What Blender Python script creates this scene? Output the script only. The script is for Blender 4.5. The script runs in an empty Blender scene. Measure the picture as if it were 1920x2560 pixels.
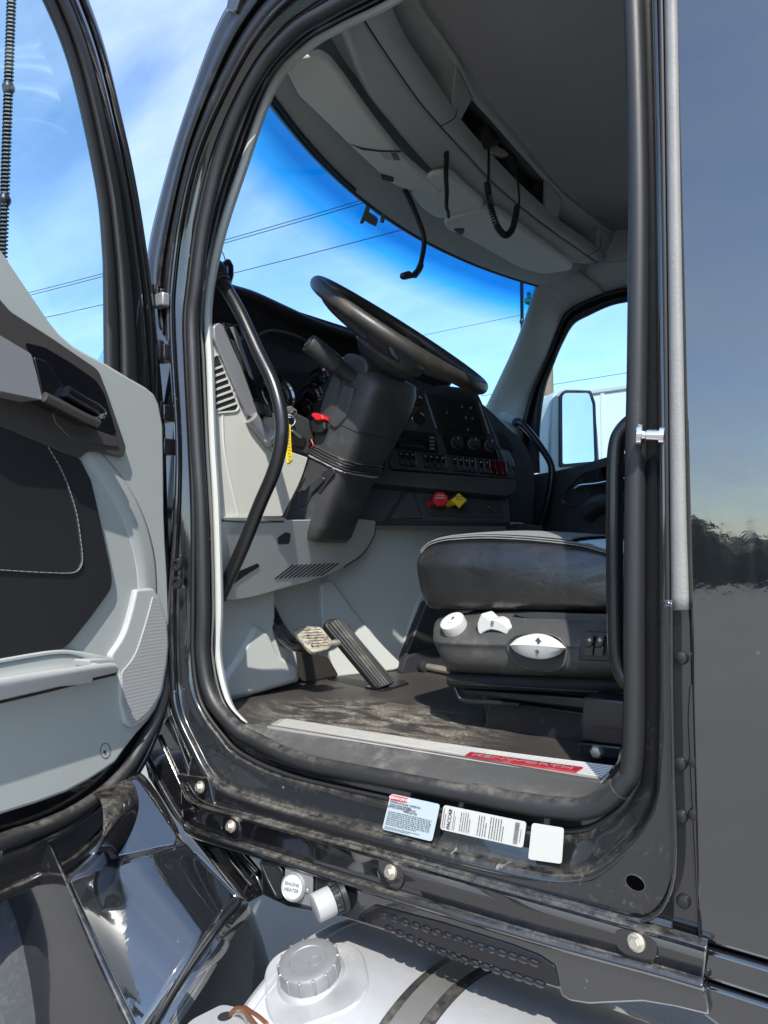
import bpy, bmesh, math, random
from mathutils import Vector, Matrix
V = Vector
R = math.radians
random.seed(7)
SC = bpy.context.scene
COL = SC.collection

# ------------------------------------------------------------------ camera
F = 1852.0                       # focal length in photo pixels (photo is 1920 x 2560)
YAW, PIT = R(37), math.atan(120 / 1852)
CAM = V((0, -1, 1.55))
rt = V((math.cos(YAW), math.sin(YAW), 0))
fw = V((-math.sin(YAW) * math.cos(PIT), math.cos(YAW) * math.cos(PIT), math.sin(PIT)))
up = rt.cross(fw)
cd = bpy.data.cameras.new('camera'); cam = bpy.data.objects.new('camera', cd); COL.objects.link(cam)
cam.location = CAM; cam.rotation_euler = (R(90) + PIT, 0, YAW)
cd.sensor_fit = 'VERTICAL'; cd.sensor_height = 36; cd.lens = 36 * F / 2560
cd.clip_start = .02; cd.clip_end = 3000
SC.camera = cam
# ------------------------------------------------------------------ sky and sun
SEL, SAZ = R(48), R(36)
SUN = V((math.sin(SAZ) * math.cos(SEL), -math.cos(SAZ) * math.cos(SEL), math.sin(SEL))).normalized()
w = bpy.data.worlds.new('World'); SC.world = w; w.use_nodes = True
nt = w.node_tree; N = nt.nodes; L = nt.links
bg = N['Background']; bg.inputs['Strength'].default_value = .132
sky = N.new('ShaderNodeTexSky'); sky.sky_type = 'NISHITA'; sky.sun_disc = False
sky.sun_elevation = SEL; sky.sun_rotation = math.atan2(SUN.x, SUN.y)
sky.air_density = 1.0; sky.dust_density = .35; sky.ozone_density = 2.5
tc = N.new('ShaderNodeTexCoord'); sx = N.new('ShaderNodeSeparateXYZ'); L.new(tc.outputs['Generated'], sx.inputs[0])
zz = N.new('ShaderNodeMath'); zz.operation = 'MAXIMUM'; L.new(sx.outputs['Z'], zz.inputs[0]); zz.inputs[1].default_value = 0
za = N.new('ShaderNodeMath'); za.operation = 'ADD'; L.new(zz.outputs[0], za.inputs[0]); za.inputs[1].default_value = .18
dx = N.new('ShaderNodeMath'); dx.operation = 'DIVIDE'; L.new(sx.outputs['X'], dx.inputs[0]); L.new(za.outputs[0], dx.inputs[1])
dy = N.new('ShaderNodeMath'); dy.operation = 'DIVIDE'; L.new(sx.outputs['Y'], dy.inputs[0]); L.new(za.outputs[0], dy.inputs[1])
cx = N.new('ShaderNodeCombineXYZ'); L.new(dx.outputs[0], cx.inputs[0]); L.new(dy.outputs[0], cx.inputs[1])
mp = N.new('ShaderNodeMapping'); L.new(cx.outputs[0], mp.inputs[0]); mp.inputs['Scale'].default_value = (1.0, 2.3, 1); mp.inputs['Rotation'].default_value = (0, 0, .5)
n1 = N.new('ShaderNodeTexNoise'); L.new(mp.outputs[0], n1.inputs['Vector']); n1.inputs['Scale'].default_value = 1.5
n1.inputs['Detail'].default_value = 9; n1.inputs['Roughness'].default_value = .58; n1.inputs['Distortion'].default_value = .5
cr_ = N.new('ShaderNodeValToRGB'); L.new(n1.outputs['Fac'], cr_.inputs[0])
cr_.color_ramp.elements[0].position = .36; cr_.color_ramp.elements[0].color = (0, 0, 0, 1)
cr_.color_ramp.elements[1].position = .80; cr_.color_ramp.elements[1].color = (.55, .55, .55, 1)
mx = N.new('ShaderNodeMix'); mx.data_type = 'RGBA'; L.new(cr_.outputs[0], mx.inputs['Factor'])
L.new(sky.outputs[0], mx.inputs['A']); mx.inputs['B'].default_value = (3.9, 4.5, 5.5, 1)
L.new(mx.outputs['Result'], bg.inputs['Color'])
sl = bpy.data.lights.new('sun', 'SUN'); sl.energy = 2.75; sl.angle = R(.53); sl.color = (1, .955, .88)
so = bpy.data.objects.new('sun', sl); COL.objects.link(so); so.location = (5, -8, 12)
so.rotation_euler = SUN.to_track_quat('Z', 'Y').to_euler()
SC.view_settings.view_transform = 'Standard'; SC.view_settings.look = 'None'
SC.view_settings.exposure = 1.38; SC.view_settings.gamma = 1
SC.render.engine = 'CYCLES'
SC.cycles.max_bounces = 10; SC.cycles.transparent_max_bounces = 16

# ------------------------------------------------------------------ pixel helpers
def ray(px, py): return fw + rt * ((px - 960) / F) - up * ((py - 1280) / F)
def UY(px, py, y): d = ray(px, py); return CAM + d * ((y - CAM.y) / d.y)
def UX(px, py, x): d = ray(px, py); return CAM + d * ((x - CAM.x) / d.x)
def UZ(px, py, z): d = ray(px, py); return CAM + d * ((z - CAM.z) / d.z)
def UP(px, py, p, n): d = ray(px, py); return CAM + d * ((p - CAM).dot(n) / d.dot(n))
def py_(y): return lambda a, b: UY(a, b, y)
def px_(x): return lambda a, b: UX(a, b, x)
def pz_(z): return lambda a, b: UZ(a, b, z)
def pp_(p, n): n = V(n).normalized(); p = V(p); return lambda a, b: UP(a, b, p, n)

# ------------------------------------------------------------------ materials
MATS = {}
def mat(name, col, rough=.5, metal=0., coat=0., grain=None, var=None, dust=None, spec=.5, scratch=None, rvar=None, cior=1.5, settle=0):
    """procedural principled: grain=(scale,strength) bump, var=(scale,amount) tone, dust=(scale,lo,hi,colour,amount)"""
    m = bpy.data.materials.new(name); m.use_nodes = True; t = m.node_tree; nn = t.nodes; ll = t.links
    b = nn['Principled BSDF']; b.inputs['Base Color'].default_value = (*col, 1)
    b.inputs['Roughness'].default_value = rough; b.inputs['Metallic'].default_value = metal
    b.inputs['Coat Weight'].default_value = coat; b.inputs['Coat Roughness'].default_value = .03
    b.inputs['Specular IOR Level'].default_value = spec; b.inputs['Coat IOR'].default_value = cior
    c = nn.new('ShaderNodeTexCoord'); out = None
    def noise(sc, det=5, ro=.6, stretch=None):
        n = nn.new('ShaderNodeTexNoise'); n.inputs['Scale'].default_value = sc; n.inputs['Detail'].default_value = det; n.inputs['Roughness'].default_value = ro
        if stretch:
            mpp = nn.new('ShaderNodeMapping'); mpp.inputs['Scale'].default_value = stretch; ll.new(c.outputs['Object'], mpp.inputs[0]); ll.new(mpp.outputs[0], n.inputs['Vector'])
        else: ll.new(c.outputs['Object'], n.inputs['Vector'])
        return n
    def mix(fac, a, bcol, amount=1.):
        x = nn.new('ShaderNodeMix'); x.data_type = 'RGBA'
        if amount != 1.:
            mm = nn.new('ShaderNodeMath'); mm.operation = 'MULTIPLY'; ll.new(fac, mm.inputs[0]); mm.inputs[1].default_value = amount; fac = mm.outputs[0]
        ll.new(fac, x.inputs['Factor'])
        if a is None: x.inputs['A'].default_value = (*col, 1)
        else: ll.new(a, x.inputs['A'])
        x.inputs['B'].default_value = (*bcol, 1); return x.outputs['Result'], fac
    def ramp(o, lo, hi):
        r = nn.new('ShaderNodeMapRange'); r.inputs['From Min'].default_value = lo; r.inputs['From Max'].default_value = hi; ll.new(o, r.inputs['Value']); return r.outputs['Result']
    if var:
        n = noise(var[0], 6, .65); f = ramp(n.outputs['Fac'], .35, .7)
        out, _ = mix(f, out, tuple(min(1, k * (1 + var[1]) + .02 * var[1]) for k in col))
    rsock = None
    if dust:
        n = noise(dust[0], 9, .72, dust[5] if len(dust) > 5 else None); f = ramp(n.outputs['Fac'], dust[1], dust[2])
        if len(dust) > 6:
            n2 = noise(dust[6], 4, .55); f2 = ramp(n2.outputs['Fac'], .40, .60); mu = nn.new('ShaderNodeMath'); mu.operation = 'MULTIPLY'; ll.new(f, mu.inputs[0]); ll.new(f2, mu.inputs[1]); f = mu.outputs[0]
        out, ff = mix(f, out, dust[3], dust[4])
        r = nn.new('ShaderNodeMix'); r.data_type = 'FLOAT'; ll.new(ff, r.inputs['Factor']); r.inputs['A'].default_value = rough; r.inputs['B'].default_value = .85; rsock = r.outputs['Result']
    if settle:                                           # road dust lying on whatever faces up
        ge = nn.new('ShaderNodeNewGeometry'); se_ = nn.new('ShaderNodeSeparateXYZ'); ll.new(ge.outputs['Normal'], se_.inputs[0])
        n = noise(55, 8, .7); f = ramp(n.outputs['Fac'], .36, .68); n3 = noise(7, 5, .6); f3 = ramp(n3.outputs['Fac'], .32, .62); up_ = ramp(se_.outputs['Z'], .35, .92)
        mu = nn.new('ShaderNodeMath'); mu.operation = 'MULTIPLY'; ll.new(f, mu.inputs[0]); ll.new(f3, mu.inputs[1]); m4 = nn.new('ShaderNodeMath'); m4.operation = 'MULTIPLY'; ll.new(mu.outputs[0], m4.inputs[0]); ll.new(up_, m4.inputs[1])
        out, ff = mix(m4.outputs[0], out, (.36, .33, .27), settle)
        r = nn.new('ShaderNodeMix'); r.data_type = 'FLOAT'; ll.new(ff, r.inputs['Factor'])
        if rsock: ll.new(rsock, r.inputs['A'])
        else: r.inputs['A'].default_value = rough
        r.inputs['B'].default_value = .9; rsock = r.outputs['Result']
        if coat:
            cw = nn.new('ShaderNodeMapRange'); cw.inputs['To Min'].default_value = coat; cw.inputs['To Max'].default_value = 0.; ll.new(ff, cw.inputs['Value']); ll.new(cw.outputs['Result'], b.inputs['Coat Weight'])
    if scratch:
        n = noise(scratch[0], 2, .5, scratch[1]); f = ramp(n.outputs['Fac'], scratch[2], scratch[2] + .03)
        out, ff = mix(f, out, scratch[3], scratch[4])
    if rvar and rsock is None:
        n = noise(rvar[0], 5, .6); r = nn.new('ShaderNodeMapRange'); r.inputs['From Min'].default_value = .3; r.inputs['From Max'].default_value = .7
        r.inputs['To Min'].default_value = rvar[1]; r.inputs['To Max'].default_value = rvar[2]; ll.new(n.outputs['Fac'], r.inputs['Value']); rsock = r.outputs['Result']
    if out: ll.new(out, b.inputs['Base Color'])
    if rsock: ll.new(rsock, b.inputs['Roughness'])
    if grain:
        n = noise(grain[0], 3, .6); bu = nn.new('ShaderNodeBump'); bu.inputs['Strength'].default_value = grain[1]; bu.inputs['Distance'].default_value = grain[2] if len(grain) > 2 else .002
        ll.new(n.outputs['Fac'], bu.inputs['Height']); ll.new(bu.outputs[0], b.inputs['Normal'])
    MATS[name] = m; return m

SAND = (.42, .35, .25)
mat('paint', (.006, .0065, .008), .14, coat=1., cior=1.75, settle=.45, dust=(40, .64, .95, (.25, .23, .20), .35), grain=(3, .03, .002))
mat('paint_dirty', (.008, .0085, .010), .16, coat=.9, cior=1.65, settle=.42, dust=(110, .56, .90, (.40, .36, .30), .40, (1, 1, 1), 6.), grain=(4, .04, .002), scratch=(40, (1, .15, 1), .72, (.4, .4, .4), .35))
mat('paint_panel', (.008, .009, .011), .05, coat=1., cior=2.15, dust=(60, .66, .80, (.4, .4, .4), .5), grain=(2.2, .10, .004))
mat('black_satin', (.012, .012, .013), .36, grain=(900, .12), dust=(18, .56, .9, (.3, .28, .24), .25))
mat('tube_paint', (.010, .010, .011), .30, coat=.25, grain=(700, .10))
mat('rubber', (.016, .016, .017), .46, settle=.35, grain=(500, .15), dust=(40, .58, .9, (.25, .24, .22), .14))
mat('rubber_dusty', (.050, .050, .049), .75, grain=(300, .2), dust=(24, .45, .80, (.34, .31, .26), .55, (1, 1, 1), 4.))
mat('rubber_clean', (.012, .012, .013), .55)
mat('grey_trim', (.30, .32, .305), .52, grain=(620, .22, .0012), var=(3.5, .06), dust=(30, .62, .84, (.55, .55, .52), .35))
mat('grey_trim_smooth', (.33, .345, .33), .42, var=(4, .05), grain=(400, .06))
mat('cream_trim', (.44, .44, .39), .55, grain=(620, .18, .0012), var=(4, .05))
mat('liner_grey', (.44, .46, .44), .6, grain=(500, .18, .0012), var=(3, .06))
mat('visor_grey', (.62, .65, .60), .7, grain=(900, .15, .001), var=(5, .05))
mat('headliner', (.38, .37, .37), .95, grain=(420, .5, .0015), var=(4, .08))
mat('dark_trim', (.022, .023, .024), .45, grain=(500, .2, .001), var=(6, .3))
mat('dash_black', (.010, .011, .013), .5, grain=(500, .2, .001))
mat('column_grey', (.034, .034, .035), .5, grain=(600, .2, .001), var=(8, .2), dust=(12, .55, .85, (.30, .29, .27), .25))
mat('dash_mid', (.035, .037, .038), .5, grain=(500, .2, .001), var=(8, .2))
mat('wheel_rim', (.026, .023, .020), .42, grain=(260, .3, .001), dust=(16, .5, .8, (.12, .09, .07), .45), rvar=(10, .3, .5))
mat('leather', (.008, .008, .008), .34, spec=1.0, grain=(420, .45, .0008), rvar=(6, .20, .36))
mat('upholstery', (.014, .014, .015), .40, grain=(300, .35, .001), dust=(60, .68, .8, (.4, .4, .4), .4))
mat('seat_plastic', (.045, .044, .042), .42, grain=(420, .7, .0012), dust=(22, .5, .8, (.22, .21, .19), .35))
mat('fabric_grey', (.16, .165, .165), .95, grain=(700, .6, .001))
mat('bellows', (.010, .011, .014), .8, grain=(220, .5, .002))
mat('black_metal', (.010, .011, .014), .28, coat=.3, dust=(35, .62, .8, (.3, .3, .3), .35))
mat('floor_mat', (.034, .031, .028), .55, grain=(180, .25, .0015))
mat('tread_alu', (.50, .49, .46), .45, metal=.6, dust=(40, .42, .70, (.48, .43, .33), .8, (1, 1, 1), 4.))
mat('pad_dusty', (.05, .048, .045), .8, grain=(200, .3, .001), dust=(70, .34, .62, (.42, .37, .29), .9))
mat('hole_shade_black', (.0015, .0015, .002), 1., spec=0.)
mat('dark_chrome', (.22, .23, .25), .16, metal=1.)
mat('tank_alu', (.46, .465, .47), .52, metal=.55, grain=(60, .10, .0015), var=(20, .1), dust=(60, .50, .85, (.45, .44, .41), .5))
mat('cast_alu', (.29, .29, .295), .52, metal=.6, grain=(90, .25, .001), rvar=(30, .4, .6), dust=(24, .5, .8, (.42, .42, .42), .35))
mat('steel', (.62, .58, .50), .45, metal=.9, grain=(120, .2, .001), dust=(26, .45, .75, (.45, .38, .28), .6))
mat('bright_steel', (.82, .82, .82), .14, metal=1.)
mat('chrome', (.85, .86, .88), .07, metal=1.)
mat('silver_plastic', (.26, .26, .27), .34, metal=.35, grain=(500, .05))
mat('bronze_plastic', (.085, .078, .074), .30, metal=.45, grain=(600, .08))
mat('gloss_black', (.006, .006, .008), .08, coat=.6)
mat('screen', (.004, .004, .006), .07, coat=1.)
mat('white_plastic', (.45, .45, .43), .40, grain=(500, .05), var=(15, .03))
mat('strip_grey', (.20, .195, .185), .58, grain=(240, .5, .0015), var=(20, .12))
mat('knob_grey', (.33, .33, .32), .45, grain=(500, .05))
mat('maroon', (.26, .008, .016), .5, dust=(60, .5, .8, (.4, .3, .28), .4))
mat('strap_steel', (.30, .29, .27), .5, metal=.7, dust=(30, .5, .8, (.4, .38, .33), .4))
mat('red', (.55, .012, .018), .38)
mat('red_dark', (.055, .002, .003), .25)
mat('yellow', (.78, .50, .012), .45)
mat('yellow_tag', (.86, .62, .01), .5)
mat('sticker_white', (.47, .47, .44), .45, dust=(8, .62, .8, (.62, .45, .2), .35))
mat('sticker_pale', (.39, .46, .49), .45)
mat('ink', (.05, .05, .06), .6)
mat('white_mark', (.75, .75, .75), .5)
mat('thread', (.20, .197, .19), .8)
mat('wire_grey', (.09, .10, .11), .7)
mat('copper', (.42, .17, .09), .4, metal=.8)
mat('wire_white', (.24, .24, .24), .5)
mat('tyre', (.030, .033, .038), .8, grain=(120, .4, .002), dust=(60, .5, .8, (.15, .15, .15), .4))
mat('trailer_white', (.55, .56, .53), .5, var=(1.2, .06))
mat('trailer_dark', (.10, .10, .11), .6)
mat('wood_pole', (.22, .15, .10), .9, grain=(30, .5, .01))
mat('cable_black', (.015, .015, .016), .6)
mat('residue', (.19, .18, .17), .8)
mat('mirror', (.9, .93, .93), .02, metal=1.)
mat('mirror_shell', (.40, .43, .41), .35, coat=.3)
mat('tree', (.035, .05, .025), .9, grain=(2, .6, .2), var=(1.5, .5))
mat('brick', (.30, .22, .18), .8, var=(.5, .3))

def glassmat(name, col=(.93, .97, .97), band=None, refl=1.):
    m = bpy.data.materials.new(name); m.use_nodes = True; t = m.node_tree; nn = t.nodes; ll = t.links
    nn.remove(nn['Principled BSDF']); o = nn['Material Output']
    tr = nn.new('ShaderNodeBsdfTransparent'); tr.inputs[0].default_value = (*col, 1)
    gl = nn.new('ShaderNodeBsdfGlossy'); gl.inputs['Roughness'].default_value = .0
    fr = nn.new('ShaderNodeFresnel'); fr.inputs['IOR'].default_value = 1.45
    mm = nn.new('ShaderNodeMath'); mm.operation = 'MULTIPLY'; mm.inputs[1].default_value = refl; ll.new(fr.outputs[0], mm.inputs[0])
    ms = nn.new('ShaderNodeMixShader'); ll.new(mm.outputs[0], ms.inputs[0]); ll.new(tr.outputs[0], ms.inputs[1]); ll.new(gl.outputs[0], ms.inputs[2])
    ll.new(ms.outputs[0], o.inputs['Surface'])
    if band:
        c = nn.new('ShaderNodeTexCoord'); s = nn.new('ShaderNodeUVMap'); s.uv_map = 'band'
        sp = nn.new('ShaderNodeSeparateXYZ'); ll.new(s.outputs[0], sp.inputs[0])
        r = nn.new('ShaderNodeValToRGB'); ll.new(sp.outputs['Y'], r.inputs[0]); e = r.color_ramp.elements
        e[0].position = band[0]; e[0].color = (*col, 1); e[1].position = band[2]; e[1].color = (.005, .23, .56, 1)
        k = e.new(band[1]); k.color = (.06, .50, .86, 1)
        ll.new(r.outputs[0], tr.inputs[0])
    MATS[name] = m; return m
glassmat('glass', (.81, .91, .95), refl=.12)
glassmat('windshield_glass', (.60, .80, .92), band=(.79, .89, .955), refl=.7)

def M_asphalt():
    m = mat('asphalt', (.20, .185, .165), .9, grain=(90, .5, .01), var=(.35, .25), dust=(1.2, .5, .8, (.25, .23, .20), .5)); return m
M_asphalt()

# ------------------------------------------------------------------ mesh helpers
def link(name, me, m, parent=None, sharp=35, solid=0, bevel=0, seg=2, offset=0, subd=0):
    if isinstance(m, str): m = MATS[m]
    me.materials.append(m)
    for p in me.polygons: p.use_smooth = True
    try: me.set_sharp_from_angle(angle=R(sharp))
    except Exception: pass
    o = bpy.data.objects.new(name, me); COL.objects.link(o)
    if parent is not None:
        o.parent = parent
        if parent.type == 'EMPTY': o.matrix_parent_inverse = Matrix.Translation(-parent.location)
    if subd: md = o.modifiers.new('sub', 'SUBSURF'); md.levels = md.render_levels = subd
    if solid:
        md = o.modifiers.new('solid', 'SOLIDIFY'); md.thickness = abs(solid); md.offset = offset
    if bevel:
        md = o.modifiers.new('bevel', 'BEVEL'); md.width = bevel; md.segments = seg; md.limit_method = 'ANGLE'; md.angle_limit = R(40); md.harden_normals = False
    return o
def mesh(name, vs, fs):
    me = bpy.data.meshes.new(name); me.from_pydata([tuple(v) for v in vs], [], fs); me.update(); return me
def fixn(me):
    bm = bmesh.new(); bm.from_mesh(me); bmesh.ops.remove_doubles(bm, verts=bm.verts, dist=1e-6); bmesh.ops.recalc_face_normals(bm, faces=bm.faces); bm.to_mesh(me); bm.free(); return me
def cr(pts, n, closed=False):
    """Catmull-Rom through pts, n samples uniform by index"""
    k = len(pts); out = []
    if k == 2 and not closed: return [pts[0].lerp(pts[1], i / (n - 1)) for i in range(n)]
    span = k if closed else k - 1
    for i in range(n):
        t = i * span / (n if closed else n - 1); a = min(int(t), span - 1); f = t - a
        if closed: p0, p1, p2, p3 = (pts[(a + j) % k] for j in (-1, 0, 1, 2))
        else:
            p1, p2 = pts[a], pts[a + 1]; p0 = pts[a - 1] if a else p1 * 2 - p2; p3 = pts[a + 2] if a + 2 < k else p2 * 2 - p1
        out.append(.5 * ((2 * p1) + (p2 - p0) * f + (2 * p0 - 5 * p1 + 4 * p2 - p3) * f * f + (3 * p1 - p0 - 3 * p2 + p3) * f ** 3))
    return out
def loft(name, curves, m, parent=None, nu=60, nv=1, closed=False, solid=.004, sharp=35, offset=0, uv=False, cross=True, bevel=0):
    C = [cr(list(c), nu, closed) for c in curves]
    if nv > 1:
        rows = []; total = (len(C) - 1) * nv + 1
        cols = [cr([c[i] for c in C], total) if cross else None for i in range(nu)]
        rows = [[cols[i][j] for i in range(nu)] for j in range(total)]
    else: rows = C
    vs = [p for r in rows for p in r]; fs = []
    for j in range(len(rows) - 1):
        for i in range(nu if closed else nu - 1):
            a = j * nu + i; b = j * nu + (i + 1) % nu; fs.append((a, b, b + nu, a + nu))
    me = mesh(name, vs, fs)
    if uv:
        l = me.uv_layers.new(name='band')
        for p in me.polygons:
            for li in p.loop_indices:
                vi = me.loops[li].vertex_index; l.data[li].uv = ((vi % nu) / (nu - 1), (vi // nu) / (len(rows) - 1))
    return link(name, me, m, parent, sharp, solid, offset=offset, bevel=bevel)
def rnd(pts, rad, seg=5):
    """round the corners of a pixel polygon"""
    out = []; n = len(pts)
    for i in range(n):
        p0, p1, p2 = V((*pts[i - 1][:2], 0)), V((*pts[i][:2], 0)), V((*pts[(i + 1) % n][:2], 0))
        r = pts[i][2] if len(pts[i]) > 2 else rad
        a = min(r, (p0 - p1).length * .48); b = min(r, (p2 - p1).length * .48)
        s = p1 + (p0 - p1).normalized() * a; e = p1 + (p2 - p1).normalized() * b
        for k in range(seg + 1):
            t = k / seg; q = s * (1 - t) ** 2 + p1 * 2 * t * (1 - t) + e * t * t; out.append((q.x, q.y))
    return out
def prism(name, pts, dv, m, parent=None, bevel=.002, seg=2, sharp=40):
    """pts: planar 3-D outline, extruded by dv"""
    n = len(pts); vs = list(pts) + [p + dv for p in pts]
    fs = [tuple(range(n)), tuple(range(2 * n - 1, n - 1, -1))] + [(i, i + n, (i + 1) % n + n, (i + 1) % n) for i in range(n)]
    return link(name, fixn(mesh(name, vs, fs)), m, parent, sharp, bevel=bevel, seg=seg)
def plate(name, pxs, proj, dv, m, parent=None, bevel=.002, rad=0, seg=2):
    if rad: pxs = rnd(pxs, rad)
    return prism(name, [proj(a[0], a[1]) for a in pxs], V(dv), m, parent, bevel, seg)
def ring(name, outer, inner, dv, m, parent=None, bevel=.001):
    """frame between two outlines of the same number of points, extruded by dv"""
    n = len(outer); vs = list(outer) + list(inner) + [p + dv for p in outer] + [p + dv for p in inner]; fs = []
    for i in range(n):
        j = (i + 1) % n
        fs += [(i, j, n + j, n + i), (2 * n + j, 2 * n + i, 3 * n + i, 3 * n + j), (j, i, 2 * n + i, 2 * n + j), (n + i, n + j, 3 * n + j, 3 * n + i)]
    return link(name, fixn(mesh(name, vs, fs)), m, parent, 40, bevel=bevel)
def frames(pts):
    T = [(pts[min(i + 1, len(pts) - 1)] - pts[max(i - 1, 0)]).normalized() for i in range(len(pts))]
    a = V((0, 0, 1)) if abs(T[0].z) < .9 else V((1, 0, 0)); nrm = T[0].cross(a).normalized(); out = []
    for t in T:
        nrm = (nrm - t * nrm.dot(t)).normalized(); out.append((t, nrm, t.cross(nrm)))
    return out
def tube(name, pts, r, m, parent=None, n=0, sides=12, closed=False, sharp=60, flat=1.):
    if n: pts = cr([V(p) for p in pts], n, closed)
    else: pts = [V(p) for p in pts]
    fr_ = frames(pts); vs = []; fs = []
    for i, (p, (t, a, b)) in enumerate(zip(pts, fr_)):
        rr = r if not isinstance(r, (list, tuple)) else r[0] + (r[1] - r[0]) * i / (len(pts) - 1)
        for k in range(sides):
            q = 2 * math.pi * k / sides; vs.append(p + a * math.cos(q) * rr + b * math.sin(q) * rr * flat)
    for i in range(len(pts) - (0 if closed else 1)):
        for k in range(sides):
            j = (i + 1) % len(pts); fs.append((i * sides + k, i * sides + (k + 1) % sides, j * sides + (k + 1) % sides, j * sides + k))
    if not closed:
        fs.append(tuple(range(sides - 1, -1, -1))); fs.append(tuple(range((len(pts) - 1) * sides, len(pts) * sides)))
    return link(name, fixn(mesh(name, vs, fs)), m, parent, sharp)
def basis(ax):
    ax = V(ax).normalized(); a = V((0, 0, 1)) if abs(ax.z) < .95 else V((1, 0, 0)); u = a.cross(ax).normalized(); return ax, u, ax.cross(u)
def lathe(name, c, ax, prof, m, parent=None, n=32, ell=1., sharp=35):
    """prof: list of (radius, height along axis)"""
    ax, u, v = basis(ax); c = V(c); vs = []; fs = []
    for r, h in prof:
        for k in range(n):
            q = 2 * math.pi * k / n; vs.append(c + ax * h + u * math.cos(q) * r + v * math.sin(q) * r * ell)
    for j in range(len(prof) - 1):
        for k in range(n): fs.append((j * n + k, j * n + (k + 1) % n, (j + 1) * n + (k + 1) % n, (j + 1) * n + k))
    fs.append(tuple(range(n - 1, -1, -1))); fs.append(tuple(range((len(prof) - 1) * n, len(prof) * n)))
    return link(name, fixn(mesh(name, vs, fs)), m, parent, sharp)
def box(name, c, s, m, parent=None, bevel=.003, rot=None, seg=2):
    vs = [V((x * s[0] / 2, y * s[1] / 2, z * s[2] / 2)) for x in (-1, 1) for y in (-1, 1) for z in (-1, 1)]
    if rot is not None: vs = [rot @ v for v in vs]
    vs = [v + V(c) for v in vs]
    fs = [(0, 1, 3, 2), (4, 6, 7, 5), (0, 4, 5, 1), (2, 3, 7, 6), (0, 2, 6, 4), (1, 5, 7, 3)]
    return link(name, fixn(mesh(name, vs, fs)), m, parent, 40, bevel=bevel, seg=seg)
def text(name, s, c, right, upv, size, m, parent=None, ext=.0004, align='CENTER', sx=1.):
    """flat lettering centred on c"""
    cu = bpy.data.curves.new(name, 'FONT'); cu.body = s; cu.size = size; cu.align_x = align; cu.align_y = 'CENTER'; cu.extrude = ext; cu.resolution_u = 2
    t = bpy.data.objects.new('tmp', cu); COL.objects.link(t); bpy.context.view_layer.update()
    me = bpy.data.meshes.new_from_object(t); bpy.data.objects.remove(t); bpy.data.curves.remove(cu)
    right = V(right).normalized(); upv = V(upv); upv = (upv - right * upv.dot(right)).normalized(); nrm = right.cross(upv)
    for v in me.vertices:
        q = v.co.copy(); v.co = V(c) + right * q.x * sx + upv * q.y + nrm * q.z
    me.materials.clear()
    return link(name, me, m, parent, 30)
def empty(name, loc, label=None, cat=None, group=None):
    o = bpy.data.objects.new(name, None); COL.objects.link(o); o.location = loc; o.empty_display_size = .1
    if label: o['label'] = label; o['category'] = cat
    if group: o['group'] = group
    return o
def tag(o, label=None, cat=None, group=None, kind=None):
    if label: o['label'] = label
    if cat: o['category'] = cat
    if group: o['group'] = group
    if kind: o['kind'] = kind
    return o
def lerp2(A, B, t): return [(a[0] + (b[0] - a[0]) * t, a[1] + (b[1] - a[1]) * t) for a, b in zip(A, B)]
def join(name, objs, parent=None):
    """merge several freshly made meshes of ONE part into one mesh"""
    bm = bmesh.new(); mats = []
    for o in objs:
        me = o.data; k = o.data.materials[0]
        if k not in mats: mats.append(k)
        off = len(bm.faces); bm.from_mesh(me); bm.faces.ensure_lookup_table()
        for f in list(bm.faces)[off:]: f.material_index = mats.index(k)
    me = bpy.data.meshes.new(name); bm.to_mesh(me); bm.free()
    for k in mats: me.materials.append(k)
    md = [(x.width, x.segments) for o in objs for x in o.modifiers if x.type == 'BEVEL']
    for o in objs: bpy.data.objects.remove(o)
    try: me.set_sharp_from_angle(angle=R(40))
    except Exception: pass
    o = bpy.data.objects.new(name, me); COL.objects.link(o)
    if parent is not None:
        o.parent = parent
        if parent.type == 'EMPTY': o.matrix_parent_inverse = Matrix.Translation(-parent.location)
    if md:
        q = o.modifiers.new('bevel', 'BEVEL'); q.width = md[0][0]; q.segments = md[0][1]; q.limit_method = 'ANGLE'; q.angle_limit = R(40)
    return o
def grille_mat():
    m = mat('grille', (.20, .205, .20), .6); t = m.node_tree; nn = t.nodes; ll = t.links; b = nn['Principled BSDF']
    c = nn.new('ShaderNodeTexCoord'); wv = nn.new('ShaderNodeTexWave'); wv.wave_type = 'BANDS'; wv.bands_direction = 'Z'; wv.inputs['Scale'].default_value = 46; wv.inputs['Distortion'].default_value = 0
    ll.new(c.outputs['Object'], wv.inputs['Vector']); bu = nn.new('ShaderNodeBump'); bu.inputs['Strength'].default_value = .12; bu.inputs['Distance'].default_value = .0015
    ll.new(wv.outputs['Fac'], bu.inputs['Height']); ll.new(bu.outputs[0], b.inputs['Normal'])
    r = nn.new('ShaderNodeValToRGB'); r.color_ramp.elements[0].color = (.255, .26, .255, 1); r.color_ramp.elements[1].color = (.29, .295, .29, 1); ll.new(wv.outputs['Fac'], r.inputs[0]); ll.new(r.outputs[0], b.inputs['Base Color'])
grille_mat()

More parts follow.
